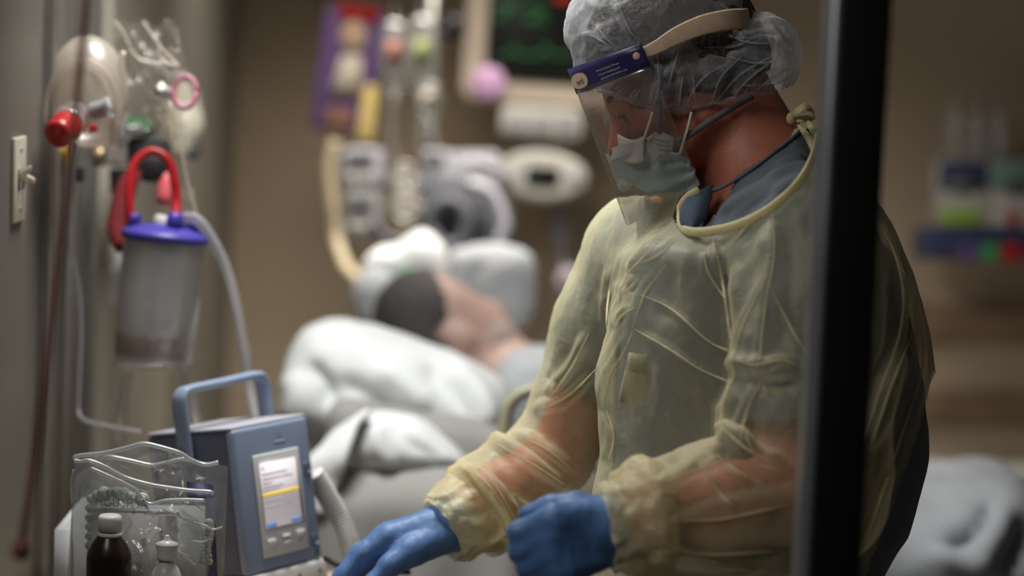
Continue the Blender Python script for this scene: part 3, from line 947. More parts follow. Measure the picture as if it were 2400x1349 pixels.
# gathered cuffs
def cuff(axis_pts, radii, seed, squash):
    P_ = crom(np.array(axis_pts), 5); n_ = len(P_)
    rr_ = np.interp(np.linspace(0, 1, n_), np.linspace(0, 1, len(radii)), radii)
    T_ = np.gradient(P_, axis=0); T_ /= np.linalg.norm(T_, axis=1)[:, None]
    V_, F_ = [], []; K = 72
    for i_ in range(n_):
        u_ = nrm(np.array([0, 0, 1.]) - T_[i_] * T_[i_][2]); v_ = np.cross(T_[i_], u_)
        for k_ in range(K):
            an = 2 * math.pi * k_ / K
            nz_ = noise.fractal(Vector((math.cos(an) * 2.2 + seed, math.sin(an) * 2.2, i_ * .16)), .9, 2, 3)
            r_ = rr_[i_] * (1 + .10 * nz_) + .0022 * math.sin(an * 11 + 1.5 * math.sin(i_ * .7 + seed)) * (i_ / n_)
            V_.append(P_[i_] + T_[i_] * .006 * nz_ + r_ * (u_ * math.cos(an) + v_ * math.sin(an) * squash))
    for i_ in range(n_ - 1):
        for k_ in range(K):
            k2_ = (k_ + 1) % K
            F_.append((i_ * K + k_, i_ * K + k2_, (i_ + 1) * K + k2_, (i_ + 1) * K + k_))
    return np.array(V_), F_
mk('cuff', cuff([w(1556, 1212, -.28), w(1528, 1215, -.283), w(1490, 1222, -.286), w(1452, 1230, -.289), w(1420, 1236, -.291)], [.063, .072, .062, .053, .049], 2.0, .95), M['gown_cuff'], gown)
mk('cuff', cuff([w(1150, 1170, .21), w(1118, 1190, .205), w(1085, 1212, .19), w(1055, 1232, .18), w(1036, 1244, .175)], [.060, .064, .055, .049, .046], 7.0, .95), M['gown_cuff'], gown)
nl = []
for a, b in crom(np.array(neckline, float), 4):
    nl.append(c(a, b, gdepth(a, b) - .004))
nl = np.array(nl)
for _ in range(3):
    nl[1:-1] = (nl[:-2] + nl[1:-1] * 2 + nl[2:]) / 4
mk('neck_binding', tube(nl, .0058, 10, smooth=False, flat=(np.array([0, -.2, 1.0]), 1.0, .5)), M['binding'], worker)
tz = -.05
def ribbon(pts, wdir, wid):
    p_ = crom(np.array(pts), 8); n_ = len(p_)
    ww = np.interp(np.linspace(0, 1, n_), np.linspace(0, 1, len(wid)), wid)
    V_ = np.concatenate([p_ - nrm(wdir) * ww[:, None] / 2, p_ + nrm(wdir) * ww[:, None] / 2])
    return V_, [(i_, i_ + 1, n_ + i_ + 1, n_ + i_) for i_ in range(n_ - 1)]
mk('neck_tie', join(
    ribbon([w(1854, 273, tz), w(1868, 262, tz - .012), w(1886, 251, tz - .014), w(1902, 256, tz - .004), w(1908, 268, tz + .006), w(1898, 276, tz + .002), w(1878, 279, tz - .006), w(1856, 281, tz)], (.25, -.45, -.85), [.006, .010, .011, .010, .010, .009, .009, .006]),
    ribbon([w(1892, 282, tz - .004), w(1902, 298, tz - .014), w(1913, 318, tz - .008), w(1921, 345, tz)], (.9, -.3, .3), [.003, .009, .010, .006]),
    ribbon([w(1870, 292, tz - .008), w(1884, 308, tz - .014), w(1898, 330, tz - .012), w(1908, 366, tz - .02)], (.9, -.3, .3), [.003, .008, .009, .007])), M['binding'], worker, solid=.0012)
mk('tie_knot', ell(w(1853, 277, tz - .004), (.0055, .006, .0075)), M['binding'], worker)
mk('neck_tape', tube([w(1866, 292, -.035), w(1862, 314, -.055), w(1840, 336, -.066), w(1822, 356, -.072)], [.006, .008, .008, .006], 10, flat=(np.array([.6, -.5, .5]), 1.0, .15)), M['tag'], worker)
# name badge hanging under the gown
bd = min(gdepth(1485, 880), 3.2) + .012
bx, by = nrm(w(1508, 838) - w(1482, 832)), nrm(w(1500, 830) - w(1476, 945))
badge = mk('name_badge', plate(c(1490, 888, bd), bx, by, .030, .060, .001, .002), pm('cream_badge_card', (0.75, 0.68, 0.48), 0.4), worker)
mk('badge_stripe', plate(c(1500, 858, bd - .001), bx, by, .024, .016, .0005, .001), pm('green_badge_print', (0.28, 0.42, 0.16), 0.5), badge)
mk('badge_mark', plate(c(1492, 868, bd - .002), bx, by, .005, .004, .0005, .001), M['redcap'], badge)

# ------------------------------------------------------------------ gloves
for nm, hd in (('glove', hand_near), ('glove', hand_far)):
    pts = np.array([p for ch in hd(1.0) for p, r_ in ch])
    f = Field(pts.min(0) - .06, pts.max(0) + .06, 0.0032)
    for ch in hd(1.0):
        f.chain(ch, .0065)
    V, F = f.mesh(0, 1)
    V = wrinkle(V, normals(V, F), .0016, 38, (1, 1, .5))
    mk(nm, (V, F), M['glove'], worker)
# rolled glove cuffs
for ce, ax_, r_ in ((w(1428, 1236, -.29), w(1530, 1214, -.28) - w(1400, 1240, -.29), .0375), (w(1040, 1238, .178), w(1100, 1200, .19) - w(1020, 1250, .175), .0345)):
    mk('glove_cuff', lathe(ce, ax_, [(r_ - .002, -.006), (r_ + .001, -.002), (r_ + .0022, .002), (r_ + .001, .005), (r_ - .003, .03)], 32, cap0=False, cap1=False), M['glove'], worker)

# ------------------------------------------------------------------ masks
def patch(corners, nu, nv, bul):
    """bilinear patch in the head frame: corners (f,s,u) tl,tr,br,bl, bulged outward"""
    tl, tr, br, bl = [np.array(q_) for q_ in corners]
    def fn(a, b):
        q_ = (tl * (1 - a) + tr * a) * (1 - b) + (bl * (1 - a) + br * a) * b
        return H(*(q_ + bul(a, b)))
    return grid(fn, nu, nv)
def hp3(px, py, s):
    f_, u_ = hpx(px, py, s)
    return np.array([f_, s, u_])
# surgical mask: strips from the near ear edge over the nose line to the far edge
topN, midT, topF = hp3(1594, 358, .068), hp3(1432, 362, 0), hp3(1594, 358, -.068)
botN, midB, botF = hp3(1640, 432, .05), hp3(1560, 466, 0), hp3(1640, 432, -.05)
brow_t = hp3(1500, 308, .042)
def mask_fn(a, b):
    t = a * 2 - 1
    sgn = 1 if t <= 0 else -1
    k = abs(t)                                   # 0 on the nose line, 1 at the ear edge
    top = midT * (1 - k) ** 2 + 2 * k * (1 - k) * np.array([hp3(1512, 322, .06)[0] + .012, .062, hp3(1512, 322, .06)[2]]) + topN * k * k
    bot = midB * (1 - k) ** 2 + 2 * k * (1 - k) * np.array([hp3(1585, 470, .055)[0] + .006, .05, hp3(1585, 470, .055)[2]]) + botN * k * k
    frontmid = hp3(1478, 428, 0)
    q_ = top * (1 - b) + bot * b
    bulge = math.sin(math.pi * b) * (1 - k) ** 1.3
    q_ = q_ + (frontmid - (midT + midB) / 2) * bulge
    pleat = .0022 * math.sin(b * 3 * 2 * math.pi) * (0.4 + .6 * k) + .002 * math.sin(k * 9 + b * 5)
    q_[0] += pleat; q_[1] += pleat * .8
    q_[1] *= sgn
    return H(*q_)
smask = mk('surgical_mask', grid(mask_fn, 60, 30), M['mask'], worker, solid=.0012, label='light blue pleated surgical mask')
mk('nose_band', grid(lambda a, b: mask_fn(.12 + a * .76, -.09 + b * .17) + HF * .0012 - HU * 0 + HS * (.0012 if a < .5 else -.0012), 40, 4), M['mask_w'], smask)
mk('side_binding', tube([mask_fn(0, b) + HS * .001 for b in np.linspace(0, 1, 8)], .0022, 8), M['mask'], smask)
# white respirator showing above it
resp = mk('respirator', join(
    grid(lambda a, b: H(*(np.array([hp3(1448 + 60 * a, 313 + 22 * math.sin(a * 2.2) - 12 * a + b * 58, .012 + .045 * a)[0], .010 + .048 * a, hp3(1448 + 60 * a, 313 + 22 * math.sin(a * 2.2) - 12 * a + b * 58, .012 + .045 * a)[2]]))), 12, 8),
    grid(lambda a, b: H(*hp3(1516 + 66 * a + b * 18 * (1 - a) - b * 10 * a, 324 - 24 * math.sin(min(1, a * 1.5) * 1.57) + 34 * max(0, a - .3) + b * (62 - 14 * a), .066 + .004 * math.sin(a * 3))), 14, 8)), M['mask_w'], worker, solid=.0016, label='white respirator worn beneath the blue mask')
for i in range(3):
    a0, b0 = hp3(1530 + i * 6, 325 + i * 12, .0725), hp3(1572, 334 + i * 10, .073)
    mk('respirator_print', tube([H(*a0), H(*(a0 * .5 + b0 * .5)), H(*b0)], .0003, 6), M['print_d'], resp)
for p_ in ([(1530, 262, .079), (1520, 295, .078), (1507, 332, .073)], [(1621, 262, .082), (1612, 300, .08), (1594, 360, .071)]):
    mk('ear_loop', tube([w(a, b, -s) for a, b, s in p_], .0019, 8), M['loop'], worker)
for p_ in ([(1765, 226, .066), (1700, 262, .075), (1640, 300, .076), (1586, 334, .074)], [(1543, 150, .088), (1543, 220, .084), (1544, 270, .079), (1545, 310, .072)]):
    mk('respirator_strap', tube([w(a, b, -s) for a, b, s in p_], .0032, 8, flat=(np.array([.3, -.2, .9]), 1.3, .5)), M['strap'], worker)

# ------------------------------------------------------------------ bouffant cap
CF = Field(w(1325, 330) - np.array([0, .17, 0]), w(1880, -160) + np.array([0, .17, 0]), 0.0042)
CF.ell(H(.000, 0, .030), (.110, .088, .100), .02, HAX)
CF.ell(H(.058, 0, .062), (.052, .062, .060), .02, HAX)
CF.ell(w(1770, 140), (.048, .085, .052), .03)
CF.ell(w(1655, 195), (.092, .096, .040), .03)
CF.ell(w(1560, 225), (.050, .084, .024), .025)
CF.ell(w(1795, 110), (.034, .06, .032), .02)
CV, CFc = CF.mesh(0, 1)
CAPL = [([(1530, 250), (1545, 200), (1540, 130)], .006, 6), ([(1560, 255), (1570, 190), (1590, 120)], .006, 6), ([(1590, 258), (1600, 180)], .006, 6), ([(1630, 250), (1625, 180)], .006, 6),
    ([(1670, 238), (1690, 180), (1740, 130)], .006, 6), ([(1720, 225), (1760, 180), (1830, 130)], .007, 6), ([(1760, 222), (1800, 190), (1845, 160)], .007, 6), ([(1790, 215), (1815, 160), (1820, 90)], .007, 6),
    ([(1690, 70), (1750, 100), (1830, 100)], .008, 7), ([(1650, 110), (1720, 110), (1790, 75)], .006, 7), ([(1700, 130), (1780, 150), (1845, 130)], .006, 6), ([(1740, 200), (1780, 200), (1830, 190)], -.005, 6),
    ([(1450, 10), (1470, 60), (1500, 105)], .009, 6), ([(1365, 75), (1400, 90), (1430, 110)], .009, 7), ([(1400, 60), (1420, 90), (1450, 115)], .007, 6), ([(1480, 240), (1500, 210)], .005, 6), ([(1440, 225), (1470, 200)], .005, 6)]
CV = folds(CV, normals(CV, CFc), CAPL)
N1 = normals(CV, CFc)
CV = wrinkle(CV, N1, .010, 16, (1, 1, 1), 5.0)
CV = wrinkle(CV, N1, .003, 48, (1, 1, 1), 1.0)
cpx, cpy = proj(CV)
low = np.interp(cpx, [1330, 1400, 1440, 1480, 1530, 1570, 1610, 1650, 1700, 1760, 1800, 1835, 1860], [205, 212, 222, 238, 256, 262, 262, 250, 238, 226, 222, 214, 200])
CV, CFc = drop(CV, CFc, cpy > low)
capm = mk('bouffant_cap', (CV, CFc), M['cap'], worker, label='sheer gathered bouffant cap')
_cx, _cy = proj(CV)
cpl = []
for l_, a_, w_ in CAPL + [([(1600, 262), (1640, 190), (1700, 150)], .006, 6), ([(1680, 236), (1740, 170), (1835, 120)], .006, 6), ([(1755, 224), (1815, 180), (1848, 120)], .006, 6), ([(1650, 60), (1700, 85), (1780, 90)], .006, 6), ([(1740, 55), (1720, 30), (1690, 10)], .006, 6)]:
    q_ = crom(np.array(l_, float), 6)
    pts_ = []
    for p_ in q_:
        m = (np.abs(_cx - p_[0]) < 8) & (np.abs(_cy - p_[1]) < 8)
        if m.any(): pts_.append(c(p_[0], p_[1], CV[m, 1].min() - .001))
    if len(pts_) < 6: continue
    pts_ = np.array(pts_)
    for _ in range(3):
        pts_[1:-1] = (pts_[:-2] + 2 * pts_[1:-1] + pts_[2:]) / 4
    n_ = len(pts_)
    cpl.append(tube(pts_, [.0002 + .0010 * math.sin(math.pi * (i_ + .3) / (n_ + .2)) for i_ in range(n_)], 8, smooth=False, flat=(np.array([0, 1., 0]), .2, 1.0)))
tag(mk('cap_pleats', join(*cpl), M['cap_fold'], capm), kind='stuff')
el = [(x, np.interp(x, [1400, 1440, 1480, 1530, 1570, 1610, 1650, 1700, 1760, 1800, 1835], [212, 222, 238, 256, 262, 262, 250, 238, 226, 222, 214]) - 2) for x in range(1404, 1836, 16)]
def cdepth(px, py, r=10):
    m = (np.abs(cpx - px) < r) & (np.abs(cpy - py) < r)
    V_ = CV if False else None
    return None
capx, capy = proj(CV)
def cdep(px, py):
    dd = np.hypot(capx - px, capy - py) + (CV[:, 1] - WD + .1) * 60
    return CV[np.argmin(dd), 1]
ep = np.array([c(a, b, cdep(a, b) - .001) for a, b in el])
for _ in range(3):
    ep[1:-1] = (ep[:-2] + 2 * ep[1:-1] + ep[2:]) / 4
ep = ep + np.stack([np.zeros(len(ep)), rng.normal(0, .0006, len(ep)), rng.normal(0, .0012, len(ep))], 1)
mk('cap_elastic', tube(ep, .0024, 8, n=3), M['cap'], worker)

# ------------------------------------------------------------------ face shield
# a sheet wrapped round the brow: parameter a from the near temple (0) over the front (.5) to the far temple (1)
def sh(a, b):
    """b=0 upper edge of the band, b=1 bottom of the visor"""
    t = abs(a - .5) * 2
    top = np.array([1333, 164.]) * (1 - t) ** 1.15 + np.array([1503, 104.]) * (1 - (1 - t) ** 1.15)
    # front line down the visor, near edge runs parallel
    dn = np.array([1470, 530.]) - np.array([1333, 164.])
    dnn = np.array([140, 330.])
    q_ = top + (dn * (1 - t) + dnn * t) * b
    s = .104 * math.sin(min(1, t * 1.08) * math.pi / 2) ** .8
    return c(q_[0], q_[1], WD - (s if a < .5 else -s))
shield = mk('face_shield', grid(sh, 40, 16), M['shield'], worker, label='clear curved visor of the face shield')
def band(a, b):
    p_ = sh(a, b * .16 - .006)
    return p_
def off(fn, e):
    def g(a, b):
        p0 = fn(a, b); du = fn(min(1, a + .01), b) - fn(max(0, a - .01), b); dv = fn(a, b + .01) - fn(a, b - .01)
        return p0 + nrm(np.cross(du, dv)) * e
    return g
sgn = -1 if (off(band, .01)(.1, .5)[1] > band(.1, .5)[1]) else 1
bandm = mk('brow_band', grid(off(band, .0012 * sgn), 40, 4), M['navy'], worker, solid=.001, label='navy printed brow band')
mk('visor_edge', tube([sh(.5, b) for b in np.linspace(.13, 1, 12)], .0006, 6), M['shield'], shield)
mk('foam_strip', tube([off(band, -.006 * sgn)(a, .9) for a in np.linspace(.06, .94, 20)], .005, 8), M['shield'], shield)
mk('band_button', lathe(off(band, .0016 * sgn)(.075, .42), off(band, .01 * sgn)(.075, .42) - off(band, 0)(.075, .42), [(.0045, 0), (.0045, .0006), (.0032, .0012)], 18), M['tag'], bandm)
# lettering laid on the band
def on_band(geo2, mat, name, lift=.0022):
    V2, F2 = geo2
    V = np.array([off(band, lift * sgn)(a, b) for a, b in V2])
    return mk(name, (V, F2), mat, bandm, smooth=False)
def band_text(body, a0, a1, b0, hgt):
    V, F = text_geo(body, 1.0, (0, 0, 0), (1, 0, 0), (0, 0, 1))
    x0, x1 = V[:, 0].min(), V[:, 0].max()
    a = a0 + (V[:, 0] - x0) / (x1 - x0) * (a1 - a0)
    b = b0 - V[:, 2] * hgt
    return list(zip(a, b)), F
on_band(band_text('Instructions! Please', .345, .20, .47, .12), M['print_w'], 'lettering')
on_band(band_text('remove double plastic', .34, .20, .64, .12), M['print_w'], 'lettering')
on_band(band_text('protective film before using', .335, .165, .81, .12), M['print_w'], 'lettering')
tg_, tf_ = grid(lambda a, b: ((.455 + .045 * (2 * a - 1) * math.sqrt(1 - (2 * b - 1) ** 2 * .42)), .56 + .30 * (2 * b - 1) * math.sqrt(1 - (2 * a - 1) ** 2 * .42)), 10, 8)
on_band(([tuple(q_) for q_ in tg_], tf_), M['tag'], 'band_tag', .0021)
on_band(band_text('wd', .475, .435, .70, .34), M['print_d'], 'lettering', .0027)
# elastic head strap
mk('head_strap', tube([w(1500, 126, -.096), w(1540, 110, -.105), w(1590, 82, -.108), w(1650, 58, -.108), w(1710, 46, -.098), w(1748, 44, -.07), w(1762, 40, .0), w(1745, 40, .07), w(1650, 56, .108), w(1500, 126, .096)],
    [.006, .008, .0105, .012, .0125, .0125, .0125, .0125, .012, .006], 12, flat=(np.array([-.25, -.1, 1.0]), 1.0, .1)), M['elastic'], worker, label='tan elastic head strap')
# ------------------------------------------------------------------ bed, linen and patient
M['linen'] = pm('white_bed_linen', (0.69, 0.715, 0.725), 0.85, var=0.03, scale=6, bump=0.12, bscale=25)
M['blanket'] = pm('grey_white_blanket', (0.40, 0.42, 0.45), 0.9, var=0.04, scale=8, bump=0.15, bscale=20)
M['linen_shade'] = pm('shaded_bed_linen', (0.28, 0.275, 0.26), 0.8, var=0.05)  # grey puts the shade of the bed's near side into the colour
M['olive'] = pm('olive_rail_plastic', (0.26, 0.25, 0.17), 0.45, var=0.06)
M['pskin'] = pm('pale_skin', (0.38, 0.25, 0.215), 0.5, var=0.12, scale=40)
M['phair'] = pm('charcoal_hair', (0.035, 0.030, 0.032), 0.7, var=0.4, scale=60, bump=0.5, bscale=140)
M['beard'] = pm('greying_stubble', (0.30, 0.24, 0.22), 0.85, var=0.2, scale=90)

def blob(prims, h, smooth=1, pad=.05):
    """prims: ('e', centre, radii, axes, k) or ('c', [(p, r)...], k) or ('b', flat chain)"""
    pts = []
    for p in prims:
        if p[0] == 'e':
            m = max(p[2]); pts += [np.asarray(p[1]) - m, np.asarray(p[1]) + m]
        else:
            for q_, r_ in p[1]: pts += [np.asarray(q_) - r_, np.asarray(q_) + r_]
    pts = np.array(pts)
    f = Field(pts.min(0) - pad, pts.max(0) + pad, h)
    for p in prims:
        if p[0] == 'e': f.ell(p[1], p[2], p[4] if len(p) > 4 else .02, p[3] if len(p) > 3 else None)
        else: f.chain(p[1], p[2] if len(p) > 2 else .02, p[3] if len(p) > 3 else None)
    return f.mesh(0, smooth)

# --- bed: mattress deck with frame, legs and headboard (world space, long axis to the right)
bedY0, bedY1 = 3.80, 4.80
bz = toW(c(900, 1190, 3.85))[2]
bed = thing('hospital_bed', 'hospital bed with raised head end and olive side rail behind the worker', 'bed', (0.6, (bedY0 + bedY1) / 2, 0.0))
pt(bed, 'mattress', wbox(-.30, 1.72, bedY0, bedY1, bz - .22, bz - .05), M['linen_shade'], 'W', bevel=.04, seg=4)
pt(bed, 'deck', wbox(-.32, 1.76, bedY0 + .02, bedY1 - .02, bz - .30, bz - .22), M['grey'], 'W', bevel=.01)
for x in (-.2, 1.6):
    for y in (bedY0 + .12, bedY1 - .12):
        lg = pt(bed, 'leg', wbox(x - .03, x + .03, y - .03, y + .03, .10, bz - .30), M['grey'], 'W', bevel=.005)
        pt(lg, 'caster', lathe((x - .02, y, .055), (1, 0, 0), [(.02, 0), (.055, .004), (.055, .036), (.02, .04)], 20), M['black'], 'W')
pt(bed, 'headboard', wbox(-.40, -.36, bedY0 + .05, bedY1 - .05, bz - .35, bz + .05), M['olive'], 'W', bevel=.015)
pt(bed, 'footboard', wbox(1.78, 1.82, bedY0 + .05, bedY1 - .05, bz - .35, bz + .02), M['olive'], 'W', bevel=.015)
# backrest wedge under the pillows
wl0, wr0 = toW(c(640, 1010, 4.3)), toW(c(1350, 1130, 4.3))
pt(bed, 'backrest', prism([(-.29, bedY0 + .04, bz - .06), (.45, bedY0 + .04, bz - .06), (-.05, bedY0 + .04, bz + .13), (-.29, bedY0 + .04, bz + .16)], (0, bedY1 - bedY0 - .08, 0)), M['linen_shade'], 'W', bevel=.03, seg=3)
# side rail: bent tube loop
rd = 3.70
rl = [c(1184, 1250, rd), c(1182, 1060, rd), c(1186, 975, rd), c(1200, 940, rd), c(1232, 918, rd), c(1290, 912, rd), c(1500, 918, rd), c(1640, 940, rd), c(1690, 1000, rd), c(1695, 1250, rd)]
rail = pt(bed, 'side_rail', tube(rl, .0105, 12), M['olive'])
pt(rail, 'rail_bar', tube([c(1184, 1090, rd), c(1440, 1095, rd), c(1692, 1100, rd)], .008, 10), M['olive'])

# --- big pillow in front of the patient's head
def pillow(name, label, ctl, d, thick, mat, foldlines, nz=.01, seed=0., h=.011):
    """closed plump form from an outline of pixels"""
    out = np.array([c(a, b, d) for a, b in crom(np.array(ctl + ctl[:1], float), 6)])
    ce = out.mean(0)
    f = Field(out.min(0) - np.array([.05, thick + .05, .05]), out.max(0) + np.array([.05, thick + .05, .05]), h)
    poly = [(p[0], p[2]) for p in out]
    X, Z = np.meshgrid(f.ax[0], f.ax[2], indexing='ij')
    ins = inpoly(X.ravel(), Z.ravel(), poly)
    dd, _ = pldist(X.ravel(), Z.ravel(), poly + poly[:1])
    sd = np.where(ins, -dd, dd).reshape(X.shape).astype(np.float32)      # 2-D signed distance
    R_ = -sd.min()
    prof = thick * np.sqrt(np.clip(1 - (1 + np.clip(sd, -R_, 0) / R_) ** 2.4, 0, 1))
    y = (f.ax[1] - d)[None, :, None]
    D = np.maximum(np.abs(y) - prof[:, None, :], np.broadcast_to(sd[:, None, :], f.D.shape))
    f.D = D.astype(np.float32)
    V, F = f.mesh(0, 4)
    V = folds(V, normals(V, F), foldlines)
    V = wrinkle(V, normals(V, F), nz, 6, (1, 1, 1), seed)
    o = mk(name, (V, F), mat)
    return tag(o, label, 'pillow' if 'pillow' in name else 'bedding')
pillow('pillow', 'large plump white pillow propped in front of the patient head',
       [(652, 960), (668, 850), (705, 775), (765, 746), (850, 752), (950, 782), (1060, 822), (1140, 862), (1190, 905), (1214, 985), (1190, 1050), (1000, 1075), (800, 1060), (690, 1020)], 4.08, .13, M['linen'],
       [([(720, 850), (760, 900), (775, 960)], -.026, 22), ([(690, 870), (700, 930), (680, 990)], .02, 30), ([(800, 890), (860, 930), (920, 980)], -.02, 24), ([(880, 860), (950, 900), (1010, 960)], .018, 26), ([(990, 850), (1060, 920), (1110, 1000)], -.02, 22), ([(1050, 850), (1120, 920), (1160, 1000)], .018, 24), ([(780, 980), (900, 985), (1050, 1000)], -.012, 30)], .005, 2.0)
# second white pillow corner, lower and nearer, over a draped sheet greyed for shade
pillow('pillow', 'smaller white pillow lying nearer, just above the shaded mattress side',
       [(780, 1080), (800, 1010), (850, 970), (910, 962), (980, 975), (1040, 1020), (1095, 1075), (1080, 1095), (1000, 1105), (900, 1112), (830, 1110)], 3.86, .075, M['linen'],
       [([(840, 1000), (830, 1060), (850, 1100)], -.012, 14), ([(880, 990), (890, 1050), (930, 1095)], .012, 16), ([(920, 985), (960, 1040), (1040, 1075)], -.008, 16)], .004, 4.0, .008)
# draped sheet on the mattress side, its shade painted in as grey
def drape(a, b):
    px = 700 + a * 640
    top = 1075 + 30 * math.sin(a * 2.5) + 12 * math.sin(a * 9)
    p = c(px, top + b * 420, 3.76 + .05 * (1 - min(1, b * 4)) ** 2 + .010 * math.sin(a * 21 + b * 2) * b)
    return p
dr = tag(mk('draped_sheet', grid(drape, 60, 24), M['linen_shade'], solid=.004), 'sheet coloured as in shade, hanging down the near side of the mattress', 'sheet')
# white folded strip hanging at the corner of the pillows
tag(mk('folded_towel', tube([c(860, 968, 3.80), c(810, 1010, 3.78), c(775, 1070, 3.76), c(748, 1130, 3.76), c(735, 1200, 3.76)], [.02, .03, .032, .03, .024], 14, flat=(np.array([.8, -.1, .6]), 1.0, .35)), M['linen']), 'rolled white towel edge beside the nearer pillow', 'towel')

# --- blanket over the legs, to the right beyond the worker
bl = pillow('blanket', 'pale blanket mounded over the patient legs at the foot of the bed',
       [(1300, 1120), (1480, 1080), (1800, 1090), (2080, 1110), (2200, 1085), (2290, 1074), (2345, 1082), (2385, 1120), (2420, 1180), (2470, 1300), (2480, 1420), (2000, 1440), (1400, 1400), (1290, 1260)], 4.12, .33, M['blanket'],
       [([(2330, 1170), (2290, 1240), (2210, 1290)], -.03, 18), ([(2360, 1180), (2330, 1260), (2280, 1330)], .02, 22), ([(2400, 1220), (2380, 1290), (2340, 1349)], -.02, 20), ([(2180, 1300), (2260, 1310), (2340, 1349)], .02, 24)], .012, 9.0, .014)

# --- patient
pd = 4.42
pr_ = P(1040, 790, pd)
patient = thing('person', 'patient with charcoal hair reclining in bed, head behind the large pillow', 'person', (pr_[0], pr_[1], bz))
pa, pu = nrm([.80, 0, -.60]), nrm([.42, .35, .80])       # crown -> chin, face outward
ps = nrm(np.cross(pa, pu))
pu = np.cross(ps, pa)
PAX = np.stack([pa, ps, pu])
hc = c(1040, 772, pd)
def hq(a, s, u): return hc + pa * a + ps * s + pu * u
prims = [('e', hq(-.02, 0, 0), (.105, .078, .09), PAX), ('e', hq(.055, 0, .012), (.075, .062, .072), PAX, .03), ('c', [(hq(.02, 0, .085), .010), (hq(.06, 0, .098), .014)], .02),
         ('c', [(hq(.095, .0, .055), .026), (hq(.11, 0, .045), .026)], .03), ('e', hq(.035, -.078, -.015), (.032, .010, .02), PAX, .008), ('e', hq(.035, .078, -.015), (.032, .010, .02), PAX, .008),
         ('c', [(hq(.05, 0, -.035), .055), (c(1235, 905, pd), .062)], .04),
         ('c', [(c(1235, 925, pd + .15), .075), (c(1235, 930, pd - .15), .075)], .05), ('e', c(1420, 1010, pd), (.24, .19, .11), None, .05),
         ('c', [(c(1235, 925, pd - .16), .06), (c(1420, 1080, pd - .2), .045), (c(1600, 1110, pd - .12), .035)], .03), ('c', [(c(1235, 925, pd + .16), .06), (c(1420, 1080, pd + .2), .045), (c(1600, 1090, pd + .1), .035)], .03),
         ('c', [(c(1620, 1120, pd - .09), .085), (c(2050, 1130, pd - .09), .06), (c(2330, 1230, pd - .09), .045)], .05), ('c', [(c(1620, 1120, pd + .09), .085), (c(2050, 1130, pd + .09), .06), (c(2330, 1230, pd + .09), .045)], .05)]
V, F = blob(prims, .011)
mk('body', (V, F), M['pskin'], patient)
V, F = blob([('e', hq(-.03, 0, -.006), (.106, .085, .098), PAX), ('e', hq(.0, 0, -.05), (.075, .075, .06), PAX)], .008)
qq = V - hc
V, F = drop(V, F, ((qq @ pa) > -.005 - 1.1 * (qq @ pu) * ((qq @ pu) > 0)) & ((qq @ pu) > -.04) | ((qq @ pa) > .045))
mk('hair', (V, F), M['phair'], patient)
V, F = blob([('e', hq(.080, 0, .010), (.066, .066, .074), PAX), ('c', [(hq(.06, -.06, -.01), .016), (hq(.1, -.05, .02), .018)], .02)], .008)
qq = V - hc
V, F = drop(V, F, (qq @ pa) < .035 + .35 * (qq @ pu))
mk('beard', (V, F), M['beard'], patient)
# hospital gown on the shoulder
V, F = blob([('c', [(c(1262, 930, pd + .17), .088), (c(1262, 930, pd - .17), .088)], .05), ('e', c(1430, 1010, pd), (.26, .21, .13), None, .05)], .012)
V = wrinkle(V, normals(V, F), .012, 8)
mk('patient_gown', (V, F), M['blanket'], patient)
# ------------------------------------------------------------------ equipment on and before the back wall
BD = 5.42
M['white_b'] = pm('dimmed_white_plastic', (0.50, 0.48, 0.44), 0.45, var=0.05)  # white plastic darkened to offset the strong light at the back wall
M['screen'] = pm('dark_monitor_screen', (0.010, 0.012, 0.010), 0.25, var=0.2, scale=9, emit=0.0)
def emitter(name, col, s):
    m = pm(name, col, 0.5, var=0.02, emit=s); return m
M['e_green'] = emitter('green_trace', (0.015, 0.12, 0.035), 0.35)
M['e_red'] = emitter('red_readout', (0.6, 0.03, 0.02), 0.6)
M['purple'] = pm('purple_card', (0.12, 0.06, 0.20), 0.6, var=0.1)
M['yellow'] = pm('yellow_plastic', (0.72, 0.55, 0.20), 0.5, var=0.05)
M['cream'] = pm('cream_print', (0.62, 0.55, 0.44), 0.6, var=0.1)
M['tanprint'] = pm('tan_print', (0.60, 0.42, 0.28), 0.6, var=0.08)
M['lav'] = pm('lavender_grey_plastic', (0.46, 0.45, 0.52), 0.5, var=0.06)
M['fluidbag'] = clear('clear_fluid_bag', (0.92, 0.93, 0.92), haze=0.30, gloss=.15, rough=.2)
M['hosecream'] = pm('cream_hose', (0.55, 0.46, 0.31), 0.5, var=0.08)
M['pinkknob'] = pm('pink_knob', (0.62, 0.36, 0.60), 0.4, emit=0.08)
M['slate'] = pm('slate_rubber', (0.10, 0.105, 0.125), 0.6, var=0.15)
M['green'] = pm('green_plastic', (0.03, 0.30, 0.10), 0.5, var=0.1)

R8 = nrm(c(1380, 247, BD) - c(1100, 228, BD))       # monitor tilts a little with its arm
U8 = nrm(np.cross(R8, np.array([0, 1.0, 0]))); U8 = np.cross(R8, np.array([0, 1., 0])) ; U8 = U8 * (1 if U8[2] > 0 else -1)
pxm = BD / FPX
def rect(px0, py0, px1, py1, d, t, mat_, parent, name, r=.01, xd=None, yd=None, **k):
    """upright plate spanning a pixel rectangle at depth d"""
    xd = R8 if xd is None else xd; yd = U8 if yd is None else yd
    return mk(name, plate(c((px0 + px1) / 2, (py0 + py1) / 2, d), xd, yd, (px1 - px0) * d / FPX, (py1 - py0) * d / FPX, t, r), mat_, parent, bevel=min(.004, t * .3), **k)

